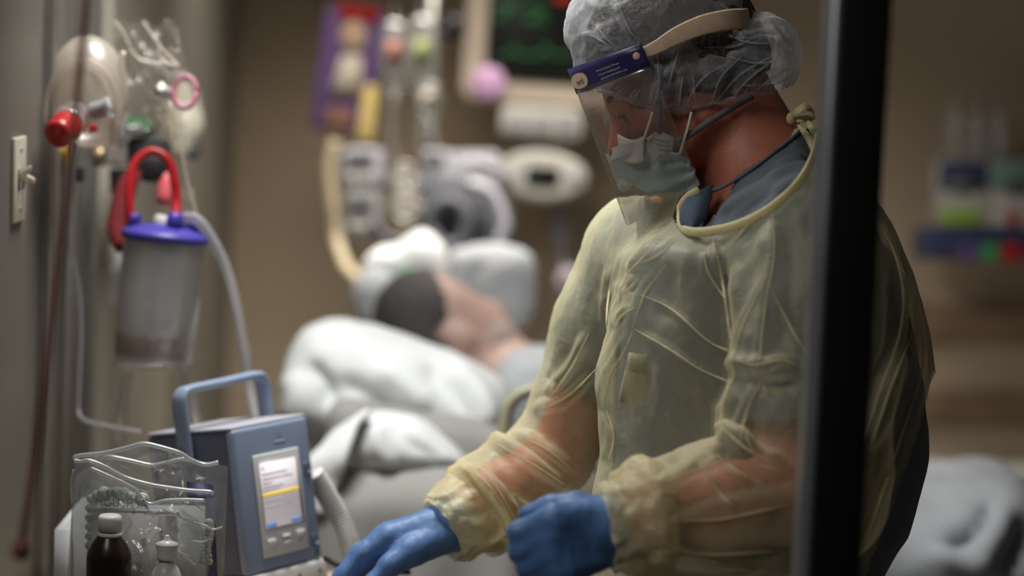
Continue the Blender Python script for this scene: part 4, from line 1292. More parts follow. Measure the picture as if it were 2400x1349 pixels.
# patient monitor
mo = thing('patient_monitor', 'beige bedside monitor with dark screen and green traces above the bed', 'monitor', P(1340, 250, BD + .05))
rect(1098, -330, 1640, 250, BD, .10, M['cream_bezel'], mo, 'case', .03)
rect(1150, -290, 1590, 200, BD - .004, .004, M['screen'], mo, 'screen', .008)
for y, x0, x1, m_, hgt in ((20, 1150, 1300, 'e_green', 50), (130, 1165, 1470, 'e_green', 8), (30, 1370, 1450, 'e_green', 60), (-8, 1300, 1385, 'e_red', 22), (-120, 1165, 1470, 'e_green', 8)):
    if hgt < 12:
        n = 40
        pts = [c(x0 + (x1 - x0) * i / n, y - 26 * math.exp(-((i % 10) - 5) ** 2 / .8), BD - .007) for i in range(n + 1)]
        mk('trace', tube(pts, .003, 6, smooth=False), M[m_], mo)
    else:
        V, F = text_geo('86' if m_ == 'e_red' else '98' if x0 > 1300 else '72', 1.0, (0, 0, 0), (1, 0, 0), (0, 0, 1))
        V = V - V.min(0); V = V / V.max()
        hh = hgt * pxm
        mk('readout', (c(x0, y + hgt / 2, BD - .007) + V[:, :1] * R8 * (x1 - x0) * pxm * .9 + V[:, 2:3] * U8 * hh, F), M[m_], mo, smooth=False)
kn = mk('control_knob', lathe(c(1146, 196, BD), (0, -1, 0), [(.038, -.005), (.038, .012), (.033, .018), (.01, .02)], 24), M['pinkknob'], mo)
# module rack under the monitor
mr = thing('module_rack', 'white parameter module rack hung under the beige monitor', 'medical device', P(1270, 325, BD))
rect(1172, 250, 1366, 322, BD - .01, .09, M['white_b'], mr, 'case', .02)
for i in range(3):
    rect(1185 + i * 60, 268, 1235 + i * 60, 308, BD - .014, .004, M['grey'], mr, 'module', .006)
# oval device with dark display
od = thing('oval_device', 'white oval wall device with a small dark display', 'medical device', P(1270, 475, BD))
ov = [c(1270 + 108 * math.cos(t), 412 + 62 * math.sin(t) + 6 * math.cos(t), BD) for t in np.linspace(0, 2 * math.pi, 40, endpoint=False)]
mk('case', prism(ov, (0, .07, 0)), M['white_b'], od, bevel=.015, seg=3)
rect(1232, 390, 1312, 438, BD - .003, .003, M['screen'], od, 'display', .01)
for x in (1190, 1345):
    mk('button', lathe(c(x, 412, BD), (0, -1, 0), [(.014, 0), (.014, .004), (.01, .006)], 16), M['lav'], od)

# purple poster card
po = thing('wall_card', 'purple card with red header and yellow strip on the wall', 'poster', P(810, 330, BD))
xq, yq = nrm(c(890, 40, BD) - c(770, 22, BD)), None
yq = nrm(c(780, 30, BD) - c(745, 310, BD)); xq = nrm(np.cross(yq, [0, -1, 0.])); xq = xq if xq[0] > 0 else -xq
kw = dict(xd=xq, yd=yq)
rect(745, 18, 888, 310, BD + .02, .01, M['purple'], po, 'card', .006, **kw)
rect(792, 14, 886, 46, BD + .015, .004, M['redcap'], po, 'header', .004, **kw)
mk('portrait_oval', ell(c(828, 84, BD + .018), (.030, .006, .034)), M['tanprint'], po)
mk('cream_figure', prism([c(800, 130, BD + .013), c(848, 130, BD + .013), c(846, 222, BD + .013), c(770, 228, BD + .013), c(786, 180, BD + .013)], (0, .006, 0)), M['cream'], po)
mk('yellow_strip', plate(c(862, 264, BD - .01), xq, yq, .034, .125, .02, .014), M['yellow'], po, bevel=.004)
rect(762, 252, 826, 300, BD + .013, .005, pm('brown_print', (0.22, 0.10, 0.06), 0.6), po, 'brown_patch', .004, **kw)

# IV pole with bags
ivd = 5.3
iv = thing('iv_pole', 'steel drip pole with dark clamp knob beside the monitor', 'drip stand', (P(1000, 400, ivd)[0], P(1000, 400, ivd)[1], 0))
base = BASE[iv]
mk('pole', lathe((base[0], base[1], .05), (0, 0, 1), [(.013, 0), (.013, 2.2)], 14), M['metal'], iv, 'W')
mk('hook_bar', tube([(base[0] - .14, base[1], 2.02), (base[0] - .13, base[1], 1.98), (base[0], base[1], 1.985), (base[0] + .13, base[1], 1.98), (base[0] + .14, base[1], 2.02)], .006, 8), M['metal'], iv, 'W')
for k in range(5):
    a = k * 2 * math.pi / 5
    ft = mk('foot', tube([(base[0], base[1], .08), (base[0] + .2 * math.cos(a), base[1] + .2 * math.sin(a), .06)], .014, 8), M['metal'], iv, 'W')
    mk('caster', ell((base[0] + .2 * math.cos(a), base[1] + .2 * math.sin(a), .028), (.028, .014, .028)), M['black'], ft, 'W')
mk('clamp_knob', ell(c(1066, 62, ivd), (.026, .026, .03)), M['black'], iv)
mk('clamp', tube([c(1066, 62, ivd), c(1030, 70, ivd)], .012, 8), M['dgrey'], iv)
def fluid_bag(label, px, py, wpx, hpx, lab):
    t_ = thing('fluid_bag', label, 'drip bag', P(px, py + hpx / 2, ivd - .06))
    V, F = ell(c(px, py, ivd - .06), (wpx / 2 * ivd / FPX, .022, hpx / 2 * ivd / FPX))
    q_ = V - c(px, py, ivd - .06)
    V[:, 0] = c(px, py, ivd - .06)[0] + np.sign(q_[:, 0]) * np.abs(q_[:, 0] / (wpx / 2 * ivd / FPX)) ** .6 * (wpx / 2 * ivd / FPX)
    mk('pouch', (V, F), M['fluidbag'], t_)
    mk('hanger', tube([c(px, py - hpx / 2, ivd - .06), c(px, py - hpx / 2 - 30, ivd - .06)], .004, 6), M['fluidbag'], t_)
    mk('print', plate(c(px, py - 8, ivd - .085), (1, 0, 0), (0, 0, 1), wpx * .5 * ivd / FPX, hpx * .3 * ivd / FPX, .002, .004), lab, t_)
    mk('port', lathe(c(px, py + hpx / 2, ivd - .06), (0, 0, -1), [(.006, 0), (.006, .03)], 10), M['white_b'], t_)
    return t_
fluid_bag('clear drip bag with reddish print next to the purple card', 925, 130, 70, 170, pm('red_print', (.5, .2, .17), .6))
fluid_bag('clear drip bag with green and yellow print beside the steel pole', 990, 130, 74, 190, pm('green_yellow_print', (.35, .42, .16), .6))
fluid_bag('small clear drip bag hanging lowest on the pole', 1005, 235, 56, 100, M['cream'])
# drip chambers and lines
for k, pts in enumerate(([(925, 220), (915, 300), (930, 380), (948, 410)], [(990, 230), (985, 330), (1000, 430), (980, 520)], [(1010, 290), (1020, 360), (990, 440), (960, 480)])):
    tag(mk('drip_line', tube([c(a, b, ivd - .08 - .02 * k) for a, b in pts], .0055, 8), M['fluidbag']), 'clear drip line below the %s' % ('red-printed bag', 'green and yellow printed bag', 'small lowest bag')[k], 'tubing')
# infusion pumps clamped to the pole
def pump(label, px0, py0, px1, py1, d, body):
    t_ = thing('infusion_pump', label, 'pump', P((px0 + px1) / 2, py1, d))
    rect(px0, py0, px1, py1, d, .12, body, t_, 'case', .02, xd=np.array([1., 0, 0]), yd=np.array([0, 0, 1.]))
    w_ = px1 - px0; h_ = py1 - py0
    rect(px0 + .12 * w_, py0 + .12 * h_, px0 + .75 * w_, py0 + .5 * h_, d - .004, .004, M['dgrey'], t_, 'display', .006, xd=np.array([1., 0, 0]), yd=np.array([0, 0, 1.]))
    for i in range(3):
        mk('key', lathe(c(px0 + (.25 + .25 * i) * w_, py0 + .75 * h_, d), (0, -1, 0), [(.009, 0), (.009, .004)], 12), M['white_b'], t_)
pump('lavender grey infusion pump under the drip bags', 800, 345, 900, 440, 5.25, M['lav'])
pump('grey infusion pump mounted below the lavender one', 805, 445, 895, 560, 5.25, M['grey'])
pump('pale pump close to the steel pole under the bags', 985, 350, 1060, 430, 5.2, M['lav'])
# round white wall lamps / gauges
for (x, y, r_, lb) in ((945, 415, .030, 'small bright round gauge under the drip bags, upper of two'), (952, 478, .034, 'small bright round gauge above the towels, lower of two')):
    t_ = thing('pressure_gauge', lb, 'gauge', P(x, y + 30, 5.15))
    mk('dial', lathe(c(x, y, 5.15), (0, -1, 0), [(r_ * .9, -.02), (r_, 0), (r_, .008), (r_ * .88, .010)], 28), M['white_b'], t_)
    mk('rim', tube([c(x, y, 5.14) + r_ * np.array([math.cos(a), 0, math.sin(a)]) for a in np.linspace(0, 2 * math.pi, 25)], .003, 8, smooth=False), M['metal'], t_)
    mk('needle', tube([c(x, y, 5.135), c(x + 10, y - 14, 5.135)], .0015, 6), M['redcap'], t_)
    mk('stem', tube([c(x, y, 5.17), c(x, y + 10, 5.4)], .008, 8), M['metal'], t_)
# cream hose hanging in a loop
tag(mk('cream_hose', tube([c(786, 330, 5.2), c(772, 400, 5.2), c(778, 480, 5.2), c(788, 560, 5.2), c(812, 625, 5.15), c(845, 660, 5.05)], .0135, 12), M['hosecream']), 'cream corrugated hose curving down beside the pumps', 'hose')
# dark coiled cuffs and cables
tag(mk('pressure_cuff', join(ell(c(1052, 520, 5.24), (.06, .03, .055)), tube([c(955, 500, 5.2), c(1000, 460, 5.2), c(1060, 445, 5.2), c(1120, 480, 5.2), c(1150, 540, 5.2), c(1120, 590, 5.2)], [.03, .05, .06, .06, .05, .03], 14, flat=(np.array([0, -1., .2]), .5, 1.0))), M['slate']), 'slate blood pressure cuff bundled below the oval device', 'cuff')
for k, (pts, r_) in enumerate((([(1005, 560), (1010, 500), (1050, 470), (1090, 500), (1085, 560), (1045, 580), (1010, 545)], .016), ([(1100, 430), (1150, 450), (1180, 520), (1170, 570)], .013), ([(870, 520), (910, 560), (960, 560), (1000, 540)], .012))):
    tag(mk('cable', tube([c(a, b, 5.1) for a, b in pts], r_, 10), M['slate'] if k != 1 else M['lav']), ('dark cable coiled over the slate cuff', 'pale grey cable dropping right of the cuff', 'dark cable sagging under the grey pump')[k], 'cable')
# grey cable bundle holder
tag(mk('cable_bracket', join(plate(c(1110, 395, 5.3), (1, 0, 0), (0, 0, 1), .12, .075, .03, .02), tube([c(1060, 400, 5.28), c(1110, 380, 5.25), c(1165, 400, 5.28)], .012, 10)), M['lav'], bevel=.004), 'pale grey cable bracket left of the oval device', 'bracket')

# white bundle and grey pillow beyond the patient's head
def soft(name, label, cat, prims, mat, h=.011, nz=.008):
    V, F = blob(prims, h)
    V = wrinkle(V, normals(V, F), nz, 11)
    return tag(mk(name, (V, F), mat), label, cat)
sd_ = 4.72
soft('towel_bundle', 'bright white folded towel bundle behind the patient head', 'towel', [('e', c(1000, 600, sd_), (.03, .05, .04)), ('e', c(985, 625, sd_), (.050, .07, .068)), ('e', c(915, 620, sd_), (.055, .06, .035)), ('e', c(890, 665, sd_), (.032, .05, .05)), ('e', c(1000, 660, sd_), (.038, .06, .055))], pm('bright_white_towel', (.82, .84, .85), .9, var=.03), .008)
soft('grey_cushion', 'grey cushion leaning between the towel bundle and patient head', 'cushion', [('e', c(880, 700, 4.65), (.045, .06, .06))], M['blanket'], .009)
tag(mk('green_tie', tube([c(950, 625, 4.64), c(946, 655, 4.63), c(938, 690, 4.63)], [.006, .012, .008], 10), M['green']), 'small green tie on the white towel bundle', 'tie')
pillow('pillow', 'light grey upright pillow behind the patient face', [(1050, 590), (1110, 570), (1190, 572), (1240, 590), (1255, 650), (1250, 730), (1215, 775), (1150, 785), (1080, 780), (1045, 700)], 4.72, .07, M['blanket'], [([(1120, 600), (1110, 680), (1130, 760)], -.012, 18)], .008, 6.0, .010)
# pendant on the wall right of the pillows
nc = thing('call_pendant', 'pale call button pendant hanging on the wall left of the worker', 'pendant', P(1330, 690, BD + .1))
mk('wall_socket', plate(c(1314, 530, BD + .22), (1, 0, 0), (0, 0, 1), .05, .07, .06, .006), M['lav'], nc, bevel=.003)
mk('cord', tube([c(1315, 540, BD + .2), c(1318, 600, BD + .1), c(1328, 640, BD + .1)], .006, 8), M['lav'], nc)
mk('handset', ell(c(1332, 660, BD + .08), (.028, .02, .036)), M['lav'], nc)
mk('button', ell(c(1332, 652, BD + .058), (.010, .006, .010)), M['redcap'], nc)

# ------------------------------------------------------------------ supply caddy on the wall at the right
cd = 5.5
cx_, cy_ = np.array([1., 0, 0]), np.array([0, 0, 1.])
M['cbottle'] = clear('clear_bottle', (.95, .95, .94), haze=.28, gloss=.2, rough=.15)
M['cnavy'] = pm('navy_caddy', (0.035, 0.045, 0.11), 0.45, var=0.08)
M['lime'] = pm('lime_print', (0.28, 0.42, 0.06), 0.5, var=0.05)
ca = thing('wall_caddy', 'navy wall caddy tray under the glove boxes', 'caddy', P(2290, 620, cd))
kk = dict(xd=cx_, yd=cy_)
rect(2158, 530, 2440, 606, cd - .06, .12, M['cnavy'], ca, 'tray', .008, **kk)
rect(2196, 368, 2440, 540, cd + .04, .02, M['cnavy'], ca, 'backplate', .006, **kk)
for i, (x0, x1, m_) in enumerate(((2252, 2294, M['purple']), (2300, 2340, M['green']), (2346, 2394, M['redcap']))):
    rect(x0, 572, x1, 612, cd - .064, .004, m_, ca, 'colour_label', .004, **kk)
def carton(label, x0, y0, x1, y1, d, base_, stripes):
    t_ = thing('glove_box', label, 'box', P((x0 + x1) / 2, y1, d))
    rect(x0, y0, x1, y1, d, .09, base_, t_, 'carton', .003, **kk)
    for (a, b_, e, f_, m_) in stripes:
        rect(a, b_, e, f_, d - .002, .002, m_, t_, 'print_panel', .002, **kk)
    mk('opening', prism([c((x0 + x1) / 2 + (x1 - x0) * .3 * math.cos(t), (y0 * .6 + y1 * .4) + (y1 - y0) * .13 * math.sin(t), d - .003) for t in np.linspace(0, 2 * math.pi, 20, endpoint=False)], (0, .002, 0)), M['dgrey'], t_)
teal = pm('teal_print', (.16, .28, .27), .5)
carton('glove box with lime stripe in the wall caddy', 2200, 372, 2318, 528, cd - .05, M['white_b'], [(2202, 376, 2316, 448, M['cnavy']), (2202, 488, 2300, 526, M['lime'])])
carton('glove box with teal and orange print at the frame edge of the caddy', 2322, 376, 2440, 530, cd - .05, M['white_b'], [(2324, 380, 2438, 448, teal), (2362, 492, 2388, 530, M['redcap'])])
for i, x in enumerate((2238, 2290, 2342)):
    b_ = thing('pump_bottle', ('clear upright bottle on the caddy, nearest the door post', 'clear upright bottle in the middle above the caddy', 'clear upright bottle on the caddy, nearest the frame edge')[i], 'bottle', P(x, 370, cd))
    mk('flask', lathe(c(x, 372, cd), (0, 0, 1), [(.022, 0), (.024, .004), (.024, .09), (.018, .105), (.010, .112), (.010, .122)], 24), M['cbottle'], b_)
    mk('stopper', lathe(c(x, 372, cd) + np.array([0, 0, .122]), (0, 0, 1), [(.012, 0), (.012, .018), (.005, .02), (.005, .03)], 18), M['fluidbag'], b_)
# ------------------------------------------------------------------ suction and resuscitation gear at the left wall
M['canister'] = clear('frosted_canister', (.93, .93, .92), haze=.30, gloss=.18, rough=.15, hazecol=(.92, .91, .9))
M['liner'] = sheer('grey_liner', (.95, .95, .95), clear=.05, transl=.35, bump=.1)
M['fluid'] = pm('brown_fluid', (0.20, 0.10, 0.06), 0.25, var=.2, scale=30)
M['lid'] = pm('blue_canister_lid', (0.055, 0.045, 0.30), 0.35, var=.08)
M['tubing'] = clear('milky_tubing', (.9, .9, .9), haze=.55, gloss=.15, rough=.2, hazecol=(.75, .74, .76))
M['film'] = clear('crumpled_clear_film', (.97, .965, .96), haze=.12, gloss=.0, rough=.32, hazecol=(.75, .68, .6), bump=.05, bscale=30, fres=.12)
M['softpvc'] = clear('milky_soft_pvc', (.95, .93, .9), haze=.55, gloss=.10, rough=.3, hazecol=(.82, .73, .63))
M['mauve'] = pm('mauve_cuff', (0.28, 0.10, 0.14), 0.4, var=.1)
M['pink'] = pm('coral_plastic', (0.75, 0.14, 0.17), 0.45, var=.06)
M['orange'] = pm('amber_flow_tube', (0.45, 0.22, 0.06), 0.35, var=.1)
M['brass'] = pm('brass_fitting', (0.40, 0.30, 0.18), 0.35, .6, var=.1)
M['ylabel'] = pm('yellow_label', (0.60, 0.36, 0.05), 0.5, var=.06)
M['cord'] = pm('maroon_cord', (0.16, 0.055, 0.035), 0.7, var=.1, scale=60)

# --- suction canister
kd = 3.5
ctop, cbot = c(388, 556, kd), c(357, 858, kd + .01)
cax = nrm(cbot - ctop); cl = np.linalg.norm(cbot - ctop)
can = thing('suction_canister', 'clear suction canister with blue lid, grey liner and brown fluid', 'canister', toW(cbot))
mk('cup', lathe(ctop, cax, [(.0595, 0), (.0600, .01), (.0585, .10), (.0560, cl - .012), (.0535, cl - .003), (.048, cl), (.0, cl)], 48, cap0=False, cap1=False), M['canister'], can)
mk('cup_rim', tube([ctop + cax * (cl - .006) + .0545 * (np.array([math.cos(a), 0, 0]) * 1 + np.cross(cax, [1., 0, 0]) * math.sin(a)) for a in np.linspace(0, 2 * math.pi, 37)], .0022, 8, smooth=False), M['canister'], can)
lin = mk('liner', lathe(ctop + np.array([-.010, 0, 0]), cax, [(.0465, .004), (.047, .10), (.0455, cl - .03), (.044, cl - .014), (.0, cl - .012)], 40, cap0=False, cap1=False), M['liner'], can)
mk('fluid', lathe(ctop + np.array([-.010, 0, 0]), cax, [(.0, cl - .048), (.0470, cl - .047), (.0468, cl - .03), (.0455, cl - .016), (.0, cl - .013)], 40, cap0=False, cap1=False), M['fluid'], lin)
xr = nrm(np.cross(cax, [0, 1., 0])); xr = xr if xr[0] > 0 else -xr
for i in range(9):
    o_ = ctop + np.array([-.010, -.0475, 0]) + cax * (.03 + i * .014)
    mk('graduation', box(o_ + xr * .006, ((.020 if i % 2 == 0 else .012), .0008, .0016), np.stack([xr, np.array([0, 1., 0]), cax])), M['grey'], lin)
lid = mk('lid', lathe(ctop, -cax, [(.0, -.006), (.061, -.006), (.0648, -.003), (.0652, .004), (.0625, .007), (.052, .012), (.040, .016), (.018, .019), (.0, .0195)], 48, cap0=False, cap1=False), M['lid'], can)
for (dx, dy, r_, h_) in ((-.046, -.01, .0095, .022), (.015, -.028, .012, .028), (.022, .012, .010, .030), (-.008, .02, .014, .024), (.042, .0, .008, .02)):
    mk('lid_port', lathe(ctop - cax * .008 + xr * dx + np.array([0, dy, 0]), -cax, [(r_, 0), (r_, h_ - .003), (r_ * .8, h_)], 20), M['lid'] if dx != -.008 else M['white'], lid)
# bracket and legs beneath
for x0, x1 in ((300, 276), (432, 470)):
    tag(mk('bracket_leg', tube([c(x0, 872, kd + .05), c((x0 + x1) / 2, 950, kd + .05), c(x1, 1050, kd + .03)], .009, 12), M['canister']), 'clear support strap under the suction canister, %s' % ('beside the wall' if x0 < 400 else 'beside the ventilator handle'), 'strap')
# red hose arching over the lid
tag(mk('red_suction_tube', tube([c(313, 545, kd - .012), c(304, 490, kd - .012), c(304, 430, kd - .01), c(318, 380, kd - .005), c(355, 354, kd), c(392, 372, kd), c(408, 420, kd), c(413, 470, kd), c(412, 520, kd - .012)], .0068, 14), M['red']), 'red suction tube arching over the blue lid', 'tubing')
tag(mk('red_wall_hose', tube([c(316, 405, 3.66), c(296, 440, 3.64), c(284, 490, 3.62), c(276, 540, 3.6), c(288, 580, 3.58)], [.012, .016, .017, .016, .012], 14), pm('dark_red_hose', (.17, .008, .012), .85, var=.1)), 'thicker dark red hose dropping behind the canister', 'hose')
tag(mk('coral_adapter', lathe(c(392, 405, 3.72), nrm(c(384, 485, 3.72) - c(392, 405, 3.72)), [(.012, 0), (.0145, .01), (.014, .035), (.011, .05)], 20), M['pink']), 'coral pink adapter between the red tube and the lid', 'adapter')
# milky tubing from the lid down behind the ventilator
tag(mk('milky_drain_tube', tube([c(420, 515, kd - .01), c(455, 510, kd - .02), c(492, 552, kd - .01), c(530, 630, kd), c(556, 730, kd), c(574, 830, kd), (c(585, 910, kd)), c(604, 1000, kd - .02), c(612, 1060, kd - .03)], .0078, 14), M['tubing']), 'milky drain tube from the canister lid down behind the ventilator', 'tubing')
tag(mk('thin_line', tube([c(185, 330, 3.5), c(166, 400, 3.5), c(158, 500, 3.5), c(163, 580, 3.5), c(182, 660, 3.5), c(190, 760, 3.5), c(186, 880, 3.5), c(184, 960, 3.5), c(200, 985, 3.48), c(260, 1000, 3.46), c(330, 1012, 3.44)], .0032, 10), M['tubing']), 'thin grey line falling along the wall and curling to the bags', 'tubing')

# --- regulators on the wall outlets
rgd = 3.74
rg = thing('suction_regulator', 'black suction regulator with green knob on the left wall', 'regulator', P(340, 410, rgd))
mk('housing', plate(c(345, 365, rgd - .03), (1, 0, .05), (-.05, 0, 1), .062, .060, .06, .012), M['black'], rg, bevel=.004)
mk('gauge_ring', lathe(c(352, 388, rgd - .03), (0, -1, 0), [(.026, -.005), (.026, .004), (.021, .008)], 28), M['black'], rg)
mk('knob', lathe(c(322, 300, rgd - .02), (.2, -.2, 1), [(.024, -.006), (.026, .0), (.024, .012), (.014, .016)], 24), pm('dark_green_knob', (.012, .11, .03), .5), rg)
mk('chrome_bar', tube([c(255, 312, rgd - .03), c(300, 304, rgd - .03), c(352, 300, rgd - .03)], [.004, .006, .005], 12), M['metal'], rg)
mk('collar', lathe(c(305, 306, rgd - .02), (0, 0, 1), [(.03, -.006), (.034, -.003), (.034, .004), (.03, .008)], 28), M['canister'], rg)
mk('arm', tube([c(180, 350, rgd + .06), c(230, 345, rgd), c(300, 350, rgd)], .010, 12), M['brass'], rg)
mk('lower_bracket', prism([c(255, 395, rgd - .02), c(305, 395, rgd - .02), c(272, 455, rgd - .02), c(258, 455, rgd - .02)], (0, .03, 0)), M['black'], rg, bevel=.003)
fm = thing('oxygen_flowmeter', 'clear flowmeter with amber tube and brass fitting by the wall', 'flowmeter', P(265, 390, 3.66))
mk('tube_body', lathe(c(270, 388, 3.66), (.05, 0, 1), [(.016, 0), (.017, .004), (.017, .028), (.013, .034), (.012, .060), (.009, .066)], 24), M['canister'], fm)
mk('amber_core', lathe(c(272, 386, 3.66), (.05, 0, 1), [(.008, 0), (.008, .026)], 16), M['orange'], fm)
mk('brass_fitting', lathe(c(235, 365, 3.68), (1, 0, .1), [(.010, -.012), (.016, -.008), (.016, .006), (.011, .010)], 20), M['brass'], fm)
mk('valve_knob', lathe(c(284, 300, 3.64), (.05, 0, 1), [(.009, 0), (.011, .004), (.011, .018), (.007, .024)], 16), M['canister'], fm)
mk('stem', tube([c(284, 310, 3.64), c(280, 345, 3.65)], .006, 10), M['metal'], fm)
ol = thing('wall_outlet', 'steel gas outlet with yellow label below the red cap', 'outlet', P(150, 380, 3.62))
mk('body', plate(c(128, 330, 3.60), (1, .2, 0), (0, 0, 1), .035, .10, .05, .006), M['metal'], ol, bevel=.003)
mk('yellow_label', plate(c(147, 358, 3.55), (1, 0, 0), (0, 0, 1), .018, .026, .004, .002), M['ylabel'], ol)
mk('connector', tube([c(150, 320, 3.6), c(200, 325, 3.58), c(232, 322, 3.6)], [.012, .010, .008], 14), M['metal'], ol)
mk('black_stop', plate(c(185, 408, 3.58), (1, 0, 0), (0, 0, 1), .012, .022, .014, .002), M['black'], ol, bevel=.001)
# white hook and hanging white bag on the headwall
hk = thing('wall_hook', 'pale curved hose hook on the headwall beside the canister', 'hook', P(230, 700, 3.9))
mk('backplate', plate(c(240, 600, 3.98), (1, 0, 0), (0, 0, 1), .05, .09, .02, .01), M['white'], hk, bevel=.004)
mk('arm', tube([c(262, 590, 3.95), c(290, 600, 3.9), c(280, 650, 3.88), c(245, 690, 3.88), c(210, 700, 3.88), c(205, 640, 3.88), c(212, 610, 3.88)], [.012, .014, .02, .022, .018, .010, .007], 14), M['white'], hk)

# --- ivory dispenser behind the film
dp = thing('ivory_dispenser', 'ivory rounded dispenser on the wall behind the plastic film', 'dispenser', P(430, 360, 4.1))
V, F = blob([('c', [(c(432, 225, 4.1), .026), (c(432, 290, 4.1), .030), (c(424, 340, 4.1), .020)], .02)], .005)
mk('cover', (V, F), pm('pale_ivory', (.86, .80, .64), .45), dp)
mk('nozzle', lathe(c(455, 355, 4.1), (.1, -.1, -1), [(.012, -.02), (.012, 0), (.008, .012)], 16), M['dgrey'], dp)
mk('mount', plate(c(425, 290, 4.13), (1, 0, 0), (0, 0, 1), .06, .12, .02, .01), M['ivory'], dp, bevel=.003)

# --- resuscitator bag: round milky bulb, valve with red cap
rsd = 3.42
rs = thing('resuscitator_bag', 'milky round resuscitator bag with red capped valve hanging at the wall', 'resuscitator', P(205, 330, rsd))
V, F = ell(c(206, 214, rsd), (.057, .045, .079), None, 40, 26)
mk('bulb', (V, F), M['softpvc'], rs)
mk('ridge', tube([c(192, 262, rsd - .047) + np.array([.052 * math.cos(a), 0, .078 * math.sin(a) * .95]) for a in np.linspace(-.2, math.pi + .2, 22)], .0016, 8, smooth=False), M['softpvc'], rs)
mk('ridge', tube([c(192, 262, rsd - .046) + np.array([.048 * math.cos(a), 0, .070 * math.sin(a) * .95]) for a in np.linspace(-.1, math.pi + .1, 22)], .0012, 8, smooth=False), M['softpvc'], rs)
va = nrm(np.array([-.22, -.85, -.48]))
v0 = c(172, 275, rsd - .04)
vl = mk('valve_housing', lathe(v0, va, [(.020, -.02), (.022, -.012), (.022, .012), (.024, .014), (.024, .022), (.0205, .026)], 32), M['canister'], rs)
mk('red_cap', lathe(v0 + va * .020, va, [(.021, 0), (.0215, .012), (.0205, .022), (.0215, .024), (.0205, .036), (.017, .040), (.0, .041)], 32, cap1=False), M['redcap'], vl)
mk('connector', lathe(c(212, 262, rsd - .05), nrm(np.array([1, -.1, .25])), [(.010, 0), (.012, .003), (.012, .025), (.0135, .027), (.0135, .03)], 24), M['grey'], rs)
mk('connector_rim', lathe(c(250, 252, rsd - .055), nrm(np.array([1, -.1, .25])), [(.0145, 0), (.0150, .004), (.0145, .008)], 24, cap0=False, cap1=False), M['canister'], rs)
mk('clip', box(c(219, 300, rsd - .06), (.010, .008, .010), np.array([[1, 0, .2], [0, 1, 0], [-.2, 0, 1]])), M['redcap'], rs, bevel=.0015)
mk('clip_ring', tube([c(205, 303, rsd - .06) + .005 * np.array([math.cos(a), 0, math.sin(a)]) for a in np.linspace(0, 2 * math.pi, 15)], .0013, 6, smooth=False), M['redcap'], rs)
mk('strap', tube([c(288, 120, rsd - .02), c(280, 200, rsd - .02), c(272, 290, rsd - .02), c(268, 340, rsd - .01)], [.004, .006, .008, .008], 10, flat=(np.array([1., 0, 0]), 1.0, .3)), M['softpvc'], rs)
# --- clear film bag with the face mask
fb = thing('clear_film_bag', 'crumpled clear plastic bag hung beside the resuscitator', 'plastic bag', P(390, 330, 3.52))
def film(corners, nu, nv, amp, seed, d0):
    tl, tr, br, bl = [np.array(p, float) for p in corners]
    def fn(a, b):
        q_ = (tl * (1 - a) + tr * a) * (1 - b) + (bl * (1 - a) + br * a) * b
        n_ = noise.fractal(Vector((a * 4 + seed, b * 4, seed)), .8, 2.0, 4)
        r_ = .5 - abs(noise.noise(Vector((a * 5 - b * 3 + seed, b * 2 + seed, 1.3))))
        return c(q_[0] + 8 * n_, q_[1] + 8 * n_, d0 + amp * (n_ + r_ * 1.2))
    return grid(fn, nu, nv)
mk('front_sheet', film([(322, 66), (408, 44), (468, 250), (318, 320)], 34, 34, .015, 1.7, 3.50), M['film'], fb)
mk('rear_sheet', film([(262, 60), (345, 44), (440, 300), (300, 300)], 34, 34, .015, 4.2, 3.54), M['film'], fb)
mk('skirt_sheet', film([(360, 250), (420, 240), (470, 520), (420, 520)], 24, 30, .014, 6.1, 3.52), M['film'], fb)
for pts in ([(336, 52), (362, 90), (385, 120), (405, 140), (418, 152)], [(268, 50), (278, 62), (290, 78), (305, 110)], [(372, 110), (378, 140), (398, 150), (420, 155)], [(305, 115), (330, 140), (380, 150)], [(398, 240), (420, 330), (440, 430), (460, 500)]):
    mk('crease', tube([c(a, b, 3.47) for a, b in pts], .0022, 8), M['softpvc'], fb)
fmk = thing('face_cushion_mask', 'clear face mask with mauve cushion rim beneath the film', 'mask', P(435, 250, 3.5))
mk('dome', ell(c(420, 205, 3.5), (.022, .02, .028)), M['film'], fmk)
mk('cushion_rim', tube([c(434, 216, 3.48) + np.array([.016 * math.cos(a), .006 * math.sin(a), .023 * math.sin(a)]) for a in np.linspace(0, 2 * math.pi, 25)], .0042, 10, smooth=False), M['mauve'], fmk)
mk('port', lathe(c(388, 216, 3.48), (-.6, -.6, .3), [(.009, -.006), (.009, .01), (.011, .012)], 16), M['white'], fmk)

# --- maroon pull cord with bead, close to the viewer
pc = thing('pull_cord', 'maroon pull cord with a round bead hanging nearest the viewer at the wall', 'cord', P(48, 1300, 2.3))
cpts = [c(206, -40, 2.3), c(170, 330, 2.3), c(128, 700, 2.3), c(84, 1060, 2.3), c(52, 1270, 2.3)]
mk('cord', tube(cpts, .0038, 10), M['cord'], pc)
mk('bead', ell(c(50, 1288, 2.3), (.0095, .0095, .0105)), M['cord'], pc)
